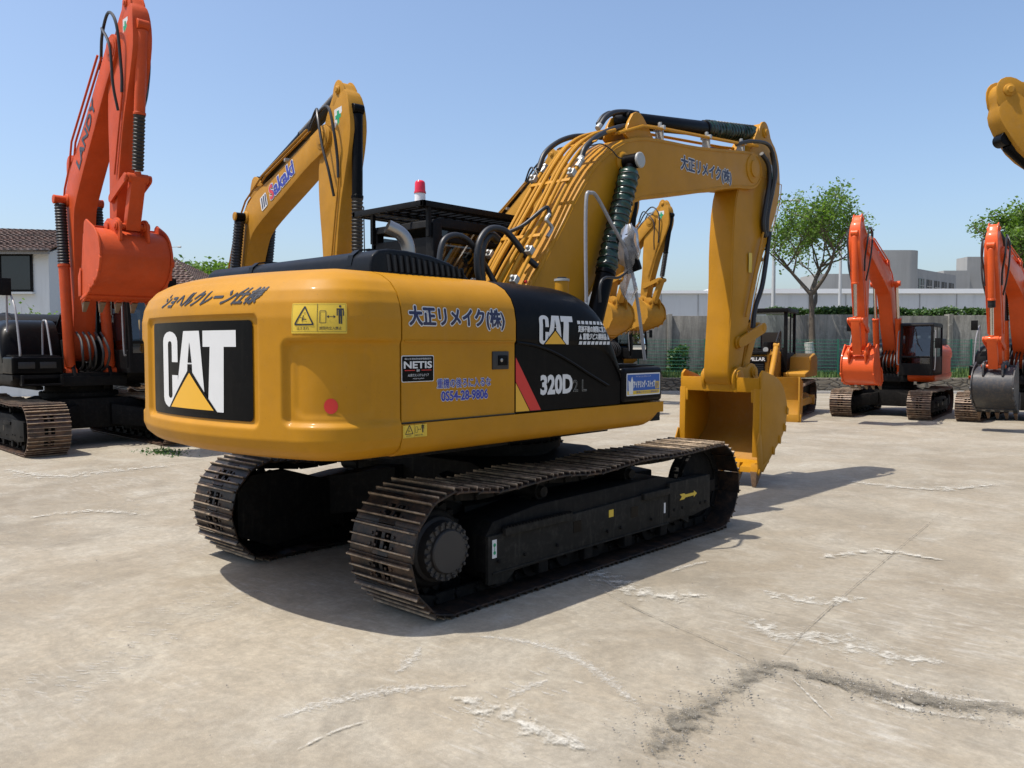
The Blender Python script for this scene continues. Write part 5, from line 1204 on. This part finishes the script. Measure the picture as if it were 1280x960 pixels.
# --- concrete retaining wall, kerb of stones, verge
FH = Vector((-.6760, .7369, 0)); RH = Vector((.7369, .6760, 0)); CA = Vector((5.759, -5.925, 0))
def yp(l, d, z=0): return CA + RH*l + FH*d + Vector((0, 0, z))
def yard_box(mb, l0, l1, d0, d1, z0, z1, k=0):
    vs = [yp(l, d, z) for l in (l0, l1) for d in (d0, d1) for z in (z0, z1)]
    mb.add(vs, [(0, 1, 3, 2), (4, 6, 7, 5), (0, 4, 5, 1), (2, 3, 7, 6), (0, 2, 6, 4), (1, 5, 7, 3)], k)
def oldwall():
    m, nt, b = new_mat('stained_concrete_wall'); v = coords(nt)
    base = mixc(nt, ramp(nt, noise(nt, v, .35, 6, .65), .35, .68), (.20, .19, .165, 1), (.34, .325, .29, 1))
    st = ramp(nt, noise(nt, coords(nt, 'Object', (2.4, 2.4, .35)), 1.0, 8, .78, .5), .40, .62); base = mixc(nt, st, base, mixc(nt, .75, base, (.07, .067, .06, 1)))
    w = ramp(nt, noise(nt, v, 1.9, 8, .75), .60, .70); base = mixc(nt, w, base, mixc(nt, .8, base, (.42, .41, .38, 1)))
    L(nt, base, b.inputs['Base Color']); b.inputs['Roughness'].default_value = .9; bump(nt, b, noise(nt, v, 8, 6, .7), .4, .03); return m
MW = oldwall()
m = MB()
for i in range(-3, 13):
    l0 = -12 + i*3.2; yard_box(m, l0+.02, l0+3.18, 38.0, 38.3, 0, 3.32 + .03*((i*7) % 3))
for i in range(-3, 13): yard_box(m, -12+i*3.2-.10, -12+i*3.2+.10, 37.9, 38.35, 0, 3.40)
w_ = m.build('retaining_wall', MW, bevel=.01); tag(w_, 'long weathered grey concrete panel wall along the back of the yard', 'wall')
def stone():
    m, nt, b = new_mat('rubble_kerb'); v = coords(nt, 'Object', (1, 1, 3.4)); vo = N(nt, 'ShaderNodeTexVoronoi'); vo.feature = 'DISTANCE_TO_EDGE'; vo.inputs['Scale'].default_value = 2.2; L(nt, v, vo.inputs['Vector'])
    vc = N(nt, 'ShaderNodeTexVoronoi'); vc.inputs['Scale'].default_value = 2.2; L(nt, v, vc.inputs['Vector'])
    base = mixc(nt, ramp(nt, noise(nt, v, 3.5, 6, .7), .3, .7), (.10, .085, .06, 1), (.23, .20, .155, 1))
    base = mixc(nt, ramp(nt, vo.outputs['Distance'], .02, .06), (.05, .045, .04, 1), base); L(nt, base, b.inputs['Base Color']); b.inputs['Roughness'].default_value = .9
    bump(nt, b, ramp(nt, vo.outputs['Distance'], .0, .12), .9, .06); return m
m = MB(); yard_box(m, -20, 34, 34.2, 34.7, 0, .62); k_ = m.build('stone_kerb', stone(), bevel=.03); tag(k_, 'low rubble stone kerb holding up the grass verge', 'kerb')
m = MB(); yard_box(m, -20, 34, 33.9, 34.19, 0, .10); k2 = m.build('concrete_gutter', plain('pale_gutter', (.42, .40, .36), .85, var=.3, scale=3)); tag(k2, kind='structure')
soil = plain('verge_soil', (.06, .075, .03), .95, var=.5, scale=3)
m = MB(); yard_box(m, -20, 34, 34.69, 37.99, -.2, .60); v_ = m.build('grass_verge_terrain', soil); tag(v_, kind='structure')
# grass blades
def grassmat(name, a, b_):
    m, nt, b = new_mat(name); v = coords(nt); L(nt, mixc(nt, ramp(nt, noise(nt, v, 1.3, 5, .7), .3, .7), c4(a), c4(b_)), b.inputs['Base Color']); b.inputs['Roughness'].default_value = .6
    b.inputs['Subsurface Weight'].default_value = 0; return m
rnd = random.Random(5); m = MB()
for i in range(15000):
    l = rnd.uniform(-3, 26); d = 34.7 + rnd.random()**.8*3.1; h = rnd.uniform(.10, .34)*(1.5 if (sin(l*1.3)+sin(l*.61+2)) > .8 else 1); p = yp(l, d, .60); a = rnd.uniform(0, 2*pi); w = rnd.uniform(.012, .03); dx = Vector((cos(a), sin(a), 0)); ln = Vector((rnd.uniform(-.12, .12), rnd.uniform(-.12, .12), 0))
    m.add([p - dx*w, p + dx*w, p + ln*.5 + dx*w*.7 + Vector((0, 0, h*.6)), p + ln + Vector((0, 0, h))], [(0, 1, 2), (0, 2, 3)])
g = m.build('grass', grassmat('grass_blades', (.045, .10, .018), (.11, .17, .035)), recalc=False); tag(g, 'long green grass growing on the verge below the wall', kind='stuff')
# green wire fence with posts
fe = empty('wire_fence', yp(0, 36.2, .6)); tag(fe, 'green welded wire fence standing on the grass verge', 'fence')
def fl_(l, d, z): return yp(l, d, z) - Vector(fe.location)
for i in range(15):
    m = MB(); l = -9 + i*2.9; yard_box(m, l-.03, l+.03, 36.17, 36.23, .55, 2.25); m.V = [tuple(Vector(v) - Vector(fe.location)) for v in m.V]; m.build('fence_post', M['fence'], fe)
m = MB()
for k in range(11): m.tube([fl_(-9, 36.2, .70 + k*.15), fl_(31.6, 36.2, .70 + k*.15)], .009, 4, caps=False)
for k in range(406): l = -9 + k*.10; m.tube([fl_(l, 36.2, .68), fl_(l, 36.2, 2.2)], .004, 3, caps=False)
m.build('wire_mesh', M['fence'], fe)
# --- foliage
def leafmat(name, a, b_, tr=.35):
    m, nt, b = new_mat(name); v = coords(nt); out = nt.nodes['Material Output']; oi = N(nt, 'ShaderNodeNewGeometry')
    col = mixc(nt, oi.outputs['Random Per Island'], c4(a), c4(b_)); col = mixc(nt, ramp(nt, noise(nt, v, .8, 3), .35, .7), col, mixc(nt, .3, col, c4(b_, 1.25)))
    L(nt, col, b.inputs['Base Color']); b.inputs['Roughness'].default_value = .5
    t = N(nt, 'ShaderNodeBsdfTranslucent'); L(nt, mixc(nt, 1.0, col, (1.3, 1.5, .5, 1), 'MULTIPLY'), t.inputs['Color']); x = N(nt, 'ShaderNodeMixShader'); x.inputs[0].default_value = tr
    L(nt, b.outputs[0], x.inputs[1]); L(nt, t.outputs[0], x.inputs[2]); L(nt, x.outputs[0], out.inputs['Surface']); return m
MLF = leafmat('tree_leaves', (.055, .115, .022), (.15, .23, .05), .45); MLH = leafmat('hedge_leaves', (.020, .060, .014), (.07, .13, .03), .25)
def leaf(m, p, size, rnd, n=1):
    for _ in range(n):
        a = Vector((rnd.gauss(0, 1), rnd.gauss(0, 1), rnd.gauss(0, .5))).normalized(); b = a.cross(Vector((rnd.gauss(0, 1), rnd.gauss(0, 1), rnd.gauss(0, 1)))).normalized(); s = size*rnd.uniform(.6, 1.3)
        m.add([p, p + a*s*.5 + b*s*.28, p + a*s, p + a*s*.5 - b*s*.28], [(0, 1, 2, 3)])
def tree(name, loc, label, group, height, spread, seed, nleaf=9000, leafs=.16, lime=0, trunk=.11, lean=(0, 0), crown0=.35, dens=1.0, airy=True):
    rnd = random.Random(seed); root = empty(name, loc); tag(root, label, 'tree', group); m = MB(); tips = []
    def grow(p, d, ln, r, lev):
        P = [p]; dd = Vector(d)
        for i in range(5):
            dd = (dd + Vector((rnd.gauss(0, .12), rnd.gauss(0, .12), rnd.gauss(.05, .06)))).normalized(); P.append(P[-1] + dd*ln/5)
            if lev >= 2: tips.append((P[-1], lev))
        m.tube(P, [r*(1 - .5*i/5) for i in range(6)], 7 if lev < 2 else 4, caps=False)
        if lev >= 4: return
        for k in range(rnd.choice((3, 3, 4)) if lev else 4):
            a = rnd.uniform(0, 2*pi); q = P[rnd.choice((3, 4, 5) if lev else (4, 5, 5))]; side = Vector((cos(a), sin(a), rnd.uniform(.1, .9))); nd = (dd*.55 + side*spread).normalized(); grow(q, nd, ln*rnd.uniform(.58, .80), r*.52, lev+1)
    h0 = height*crown0
    grow(Vector((0, 0, 0)), Vector((lean[0], lean[1], 1)).normalized(), h0, trunk, 0)
    sc = height/max(p.z for p, l in tips); m.V = [(v[0]*(sc if v[2] > h0*.8 else 1) if False else v[0]*sc, v[1]*sc, v[2]*sc) for v in m.V]; tips = [(p*sc, l) for p, l in tips]
    m.build('trunk', M['wood'], root, smooth=60)
    if lime:
        q = MB(); 
        q.tube([Vector((lean[0]*z*.9, lean[1]*z*.9, z)) for z in (0, lime*.5, lime)], [trunk*1.12*sc, trunk*1.08*sc, trunk*1.02*sc], 12); q.build('lime_wash_band', M['lime'], root, smooth=60)
    f = MB()
    for i in range(nleaf):
        p, l = tips[rnd.randrange(len(tips))]
        if l < 3 and rnd.random() < .6: continue
        s = .20 if airy else .42; leaf(f, p + Vector((rnd.gauss(0, s), rnd.gauss(0, s), rnd.gauss(0, s*.55))), leafs, rnd)
    f.build('crown', MLF, root, recalc=False, smooth=180); return root
TG = 'trees beyond the yard'
tree('broadleaf_tree', yp(13.35, 36.9, .6), 'airy green tree with lime washed trunk between the bulldozer and the bright orange excavator', TG, 8.6, 1.05, 21, 8500, .16, lime=1.5, trunk=.12, crown0=.27, lean=(-.10, -.09))
tree('broadleaf_tree', yp(20.7, 33.6, .6), 'leafy green tree partly outside the picture behind the excavator with the dark bucket', TG, 7.9, 1.30, 8, 22000, .16, lime=1.2, trunk=.13, crown0=.13, lean=(-.06, -.06))
tree('broadleaf_tree', yp(-19.6, 54, 0), 'small rounded tree showing between the tiled roof and the dark engine hood', TG, 7.3, .7, 4, 3500, .30, trunk=.14, airy=False)
tree('broadleaf_tree', yp(-15.6, 28.8, 0), 'thin sapling with pale leaves in front of the white house wall', TG, 3.4, .7, 15, 700, .13, trunk=.04)
def bush(name, l0, l1, d, z0, h, label, cat, group, seed, n, wd=.6):
    rnd = random.Random(seed); f = MB(); o = yp((l0+l1)/2, d, z0)
    for i in range(n):
        l = rnd.uniform(l0, l1); t = rnd.random()**.6; zz = t*h*(1 + .10*sin(l*2.1 + seed) + .08*sin(l*5.3)); leaf(f, yp(l, d + rnd.gauss(0, wd*.4), z0 + zz) - o, .15, rnd)
    q = f.build(name, MLH, recalc=False, smooth=180); q.location = o; tag(q, label, cat, group); return q
HG = 'clipped hedges along the wall top'
bush('hedge', 12.2, 17.1, 39.3, 3.2, .50, 'dark clipped hedge on the wall behind the airy tree and the bright orange boom', 'hedge', HG, 1, 7000)
bush('hedge', 17.25, 21.0, 39.3, 3.2, .46, 'dark clipped hedge on the wall just past the bright orange boom', 'hedge', HG, 2, 5600)
bush('hedge', 21.4, 27.0, 39.3, 3.2, .52, 'dark clipped hedge on the wall behind the tree and the excavator with the dark bucket', 'hedge', HG, 3, 6000)
bush('climbing_bush', 6.9, 7.7, 36.6, .6, 1.2, 'small green bush climbing the wire fence beside the bulldozer', 'bush', None, 4, 900, .4)
bush('climbing_bush', 15.2, 16.3, 36.4, .6, 1.05, 'leafy green bush behind the bright orange excavator', 'bush', None, 6, 1600, .5)
# small weeds on the concrete behind the counterweight
f = MB(); rnd = random.Random(9); o = Vector((-9.037, 0.862, 0.000))
for i in range(420):
    leaf(f, Vector((rnd.gauss(0, .30), rnd.gauss(0, .16), abs(rnd.gauss(0, .018)))) + Vector((0, 0, .005)), .05, rnd)
q = f.build('weeds', MLH, recalc=False); q.location = o; tag(q, 'low dark weeds sprouting from the concrete behind the counterweight', kind='stuff')
# --- buildings
def facade(name, base, vert=True, sc=1.2, amt=.06):
    m, nt, b = new_mat(name); v = coords(nt); w = noise(nt, v, .12, 5, .6); col = mixc(nt, ramp(nt, w, .3, .7), c4(base, .86), c4(base, 1.08))
    st = ramp(nt, noise(nt, coords(nt, 'Object', (.8, .8, .06)), 1.5, 6, .7), .5, .8); col = mixc(nt, st, col, mixc(nt, .3, col, (.12, .12, .11, 1)))
    L(nt, col, b.inputs['Base Color']); b.inputs['Roughness'].default_value = .7; return m
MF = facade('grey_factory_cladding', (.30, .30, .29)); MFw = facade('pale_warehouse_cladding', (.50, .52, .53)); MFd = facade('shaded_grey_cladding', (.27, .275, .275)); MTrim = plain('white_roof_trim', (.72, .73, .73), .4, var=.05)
MWin = plain('dark_window_glass', (.02, .025, .03), .08, var=.2)
def bld(name, label, cat='building', group=None): 
    r = empty(name, (0, 0, 0)); tag(r, label, cat, group); return r
def part(root, name, mat, boxes, bevel=0):
    m = MB()
    for b in boxes: yard_box(m, *b)
    m.V = [tuple(Vector(v) - Vector(root.location)) for v in m.V]; return m.build(name, mat, root, bevel=bevel)
wh = bld('warehouse', 'long low pale warehouse with white roof edge behind the concrete wall'); wh.location = yp(15, 70)
part(wh, 'wall', MFw, [(-4, 46, 70, 84, 0, 6.35)]); part(wh, 'roof_edge', MTrim, [(16.5, 46, 69.8, 84.2, 6.36, 6.75), (-4, 16.4, 69.8, 84.2, 6.36, 6.60)])
part(wh, 'panel_joints', MFd, [(-3 + 3.1*i, -2.94 + 3.1*i, 69.95, 69.995, 0, 6.3) for i in range(16)] + [(-4, 46, 69.95, 69.99, 4.2, 4.26)])
fac = bld('factory', 'grey factory block with rounded corner and row of small windows behind the warehouse'); fac.location = yp(45, 100)
part(fac, 'low_wing', MF, [(38, 45.9, 104.5, 110, 0, 11.0)])
m = MB(); P = [yp(45.2, 104), yp(47.0, 112), yp(51.4, 112), yp(51.2, 107)] + [yp(49.4 + 1.8*cos(a), 105.8 - 1.8*sin(a)) for a in [pi/2*i/8 for i in range(9)]]
P = [p - Vector(fac.location) for p in P]; m.prism([(p.x, p.y) for p in P], 0, 13.9, 'z'); m.build('corner_tower', MF, fac, smooth=30)
m = MB(); Q = [yp(51.3, 106.5), yp(62.5, 117.5), yp(61.0, 122), yp(50.5, 111)]; Q = [p - Vector(fac.location) for p in Q]; m.prism([(p.x, p.y) for p in Q], 0, 11.9, 'z'); m.build('window_wing', MFd, fac)
for i in range(5):
    a = yp(51.3, 106.5).lerp(yp(62.5, 117.5), .10 + .18*i) - Vector(fac.location); b_ = yp(51.3, 106.5).lerp(yp(62.5, 117.5), .22 + .18*i) - Vector(fac.location); n_ = (b_ - a).normalized(); n_ = Vector((n_.y, -n_.x, 0))
    def wall_box(a, b_, o0, o1, z0, z1, nm, mt, par):
        q = MB(); vs = [p + n_*o + Vector((0, 0, z)) for p in (a, b_) for o in (o0, o1) for z in (z0, z1)]; q.add(vs, [(0, 1, 3, 2), (4, 6, 7, 5), (0, 4, 5, 1), (2, 3, 7, 6), (0, 2, 6, 4), (1, 5, 7, 3)]); return q.build(nm, mt, par)
    w0 = wall_box(a, b_, .01, .06, 8.9, 10.7, 'window', MWin, fac); wall_box(a.lerp(b_, .47), a.lerp(b_, .53), .07, .12, 8.9, 10.7, 'mullion', MF, w0); wall_box(a, b_, .07, .12, 9.75, 9.85, 'mullion', MF, w0)
fb = bld('factory', 'plain grey factory block seen over the warehouse beside the leafy tree'); fb.location = yp(65, 120)
part(fb, 'wall', MF, [(66.5, 82, 122, 125, 0, 15.0)]); part(fb, 'low_wing', MF, [(62.6, 66.4, 121, 124, 0, 12.9)])
# white house with tiled roof
def tiles():
    m, nt, b = new_mat('clay_roof_tiles'); v = coords(nt); sp = N(nt, 'ShaderNodeUVMap'); 
    br = N(nt, 'ShaderNodeTexBrick'); br.inputs['Scale'].default_value = 1; br.inputs['Brick Width'].default_value = .24; br.inputs['Row Height'].default_value = .17; br.inputs['Mortar Size'].default_value = .018; br.inputs['Color1'].default_value = (.20, .115, .085, 1); br.inputs['Color2'].default_value = (.11, .075, .062, 1); br.inputs['Mortar'].default_value = (.025, .02, .02, 1)
    L(nt, sp.outputs[0], br.inputs['Vector']); L(nt, mixc(nt, ramp(nt, noise(nt, v, 1.5, 5), .4, .7), br.outputs['Color'], mixc(nt, .4, br.outputs['Color'], (.25, .20, .17, 1))), b.inputs['Base Color']); b.inputs['Roughness'].default_value = .8; return m
MT = tiles()
def roof(root, corners, name='roof'):
    """pitched roof plane built of overlapping tile courses; corners: eave left, eave right, ridge right, ridge left"""
    A, B, Cc, D = [Vector(c) for c in corners]; ln = ((D-A).length + (Cc-B).length)/2; n = max(6, int(ln/.26)); V = []; F = []; U = []
    nr = (B-A).cross(D-A).normalized()
    if nr.z < 0: nr = -nr
    for i in range(n):
        t0 = i/n; t1 = (i+1.05)/n; a0, b0, a1, b1 = A.lerp(D, t0), B.lerp(Cc, t0), A.lerp(D, min(t1, 1)), B.lerp(Cc, min(t1, 1)); k = len(V); w = max(4, int((b0-a0).length/.125))
        for j in range(w+1):
            s = j/w; bumpz = .028*(j % 2); V += [a0.lerp(b0, s) + nr*(.055 + bumpz), a1.lerp(b1, s) + nr*(.0 + bumpz), a0.lerp(b0, s) + nr*.005]
            U += [(s*(b0-a0).length, t0*ln), (s*(b0-a0).length, t1*ln), (s*(b0-a0).length, t0*ln)]
        for j in range(w): q = k + 3*j; F += [(q, q+3, q+4, q+1), (q+2, q+5, q+3, q)]
    me = bpy.data.meshes.new(name); me.from_pydata([tuple(v - Vector(root.location)) for v in V], [], F); uv = me.uv_layers.new(name='UVMap')
    for lp in me.loops: uv.data[lp.index].uv = U[lp.vertex_index]
    me.materials.append(MT); o = bpy.data.objects.new(name, me); COL.objects.link(o); o.parent = root; return o
MHw = facade('whitewashed_wall', (.60, .62, .62)); MHd = plain('grey_eave_board', (.22, .22, .22), .7)
h1 = bld('white_house', 'two storey whitewashed house with dark window under a brown tiled roof'); h1.location = yp(-20, 32)
part(h1, 'wall', MHw, [(-27, -17.75, 32, 40, 0, 5.55)])
part(h1, 'eave', MHd, [(-27.3, -17.5, 31.5, 31.65, 5.42, 5.60)])
roof(h1, [yp(-27.4, 31.4, 5.55), yp(-17.4, 31.4, 5.50), yp(-17.9, 36, 6.85), yp(-27.4, 36, 7.15)]); roof(h1, [yp(-17.4, 40.6, 5.5), yp(-27.4, 40.6, 5.55), yp(-27.4, 36, 7.15), yp(-17.9, 36, 6.85)])
m = MB(); m.add([yp(-17.76, 32, 5.5), yp(-17.76, 40, 5.5), yp(-17.8, 36, 6.8), yp(-17.9, 32, 5.5), yp(-17.9, 40, 5.5), yp(-17.9, 36, 6.8)], [(0, 1, 2), (3, 5, 4), (0, 3, 4, 1), (1, 4, 5, 2), (2, 5, 3, 0)]); m.V = [tuple(Vector(v) - Vector(h1.location)) for v in m.V]; m.build('gable', MHw, h1)
wn = part(h1, 'window', M['blackmat'], [(-20.75, -18.35, 31.93, 31.99, 4.02, 5.45)])
for a, b in ((-20.68, -19.58), (-19.50, -18.42)): q = part(h1, 'window_pane', MWin, [(a, b, 31.90, 31.925, 4.10, 5.38)]); q.parent = wn
part(h1, 'window_sill', MHw, [(-20.8, -18.3, 31.80, 31.99, 3.93, 4.01)])
h2 = bld('tiled_shed', 'lower building with reddish tiled hip roof between the orange bucket and the counterweight'); h2.location = yp(-17, 38)
part(h2, 'wall', facade('dark_shed_wall', (.10, .11, .12)), [(-21.5, -14.4, 38, 44, 0, 4.35)]); part(h2, 'eave', MHd, [(-21.8, -14.0, 37.4, 44.4, 4.36, 4.62)])
roof(h2, [yp(-21.8, 37.4, 4.62), yp(-13.95, 37.4, 4.62), yp(-16.6, 41, 6.2), yp(-21.8, 41, 6.2)]); roof(h2, [yp(-13.95, 37.4, 4.62), yp(-13.95, 44.5, 4.62), yp(-16.6, 41.2, 6.2), yp(-16.6, 41, 6.2)])
# --- poles and lamps
PG = 'slender lamp posts'
def lamp(loc, h, label, arm_, r=.07, side=1):
    root = empty('street_lamp', loc); tag(root, label, 'street lamp', PG); m = MB(); m.tube([(0, 0, 0), (0, 0, h*.6), (0, 0, h)], [r*1.3, r, r*.75], 12); m.build('post', M['pole'], root)
    m = MB(); d = RH*side; P = catmull([Vector((0, 0, h-.05)), Vector((0, 0, h+arm_*.45)) + d*arm_*.15, Vector((0, 0, h+arm_*.7)) + d*arm_*.5, Vector((0, 0, h+arm_*.75)) + d*arm_], 6); m.tube(P, r*.45, 8); m.build('lamp_arm', M['pole'], root)
    m = MB(); e = P[-1]; m.tube([e, e + d*.45*arm_*.5], [r*.9, r*1.3], 8); m.build('lamp_head', M['pole'], root); return root
lamp(yp(13.95, 44.5), 8.85, 'tall white lamp post with curved arm close beside the airy tree', 1.1, .10)
lamp(yp(-20.9, 50), 7.2, 'slim lamp post with curved arm rising behind the reddish tiled roof', .9, .05)
for l, d, h, t in ((23.6, 60, 10.0, 'plain white pole behind the airy tree, left of the bright orange boom'), (7.9, 58, 8.2, 'plain white pole behind the two hanging yellow buckets')):
    root = empty('white_pole', yp(l, d)); tag(root, t, 'pole'); m = MB(); m.tube([(0, 0, 0), (0, 0, h)], [.14, .09], 12); m.build('shaft', M['pole'], root); m = MB(); m.turn((0, 0, h), (0, 0, 1), [(0, .12), (.08, .12), (.12, .05)], 12); m.build('pole_cap', M['pole'], root)
# ================================================================== LIGHT, SKY, CAMERA
SX, SY = .25, .37                       # shadow shift per metre of height
el = atan2(1, hypot(SX, SY)); az = atan2(-SX, -SY)     # compass bearing of the sun measured from +Y towards +X
sd = bpy.data.lights.new('sun', 'SUN'); sd.energy = 4.2; sd.angle = R(.53); sd.color = (1.0, .945, .86)
so = bpy.data.objects.new('sun', sd); COL.objects.link(so); so.rotation_euler = Vector((SX, SY, -1)).to_track_quat('-Z', 'Y').to_euler()
w = bpy.data.worlds.new('World'); scn.world = w; w.use_nodes = True; nt = w.node_tree; bg = nt.nodes['Background']
sk = nt.nodes.new('ShaderNodeTexSky'); sk.sky_type = 'NISHITA'; sk.sun_disc = False; sk.sun_elevation = el; sk.sun_rotation = az
sk.air_density = 1.0; sk.dust_density = 2.4; sk.ozone_density = 3.0; sk.altitude = 0
nt.links.new(sk.outputs[0], bg.inputs[0]); bg.inputs[1].default_value = 0.15
cd = bpy.data.cameras.new('camera'); cam = bpy.data.objects.new('camera', cd); COL.objects.link(cam); scn.camera = cam
cd.sensor_width = 36; cd.lens = 36*1038.3/1280; cd.clip_start = .05; cd.clip_end = 4000
cam.location = (5.759, -5.925, 1.93); cam.rotation_euler = (R(90) - .0453, 0, .7423)
scn.view_settings.view_transform = 'Standard'; scn.view_settings.look = 'None'; scn.view_settings.exposure = 0.4; scn.view_settings.gamma = 1; scn.view_settings.use_curve_mapping = False
scn.cycles.max_bounces = 8; scn.cycles.transparent_max_bounces = 24; scn.cycles.use_denoising = True
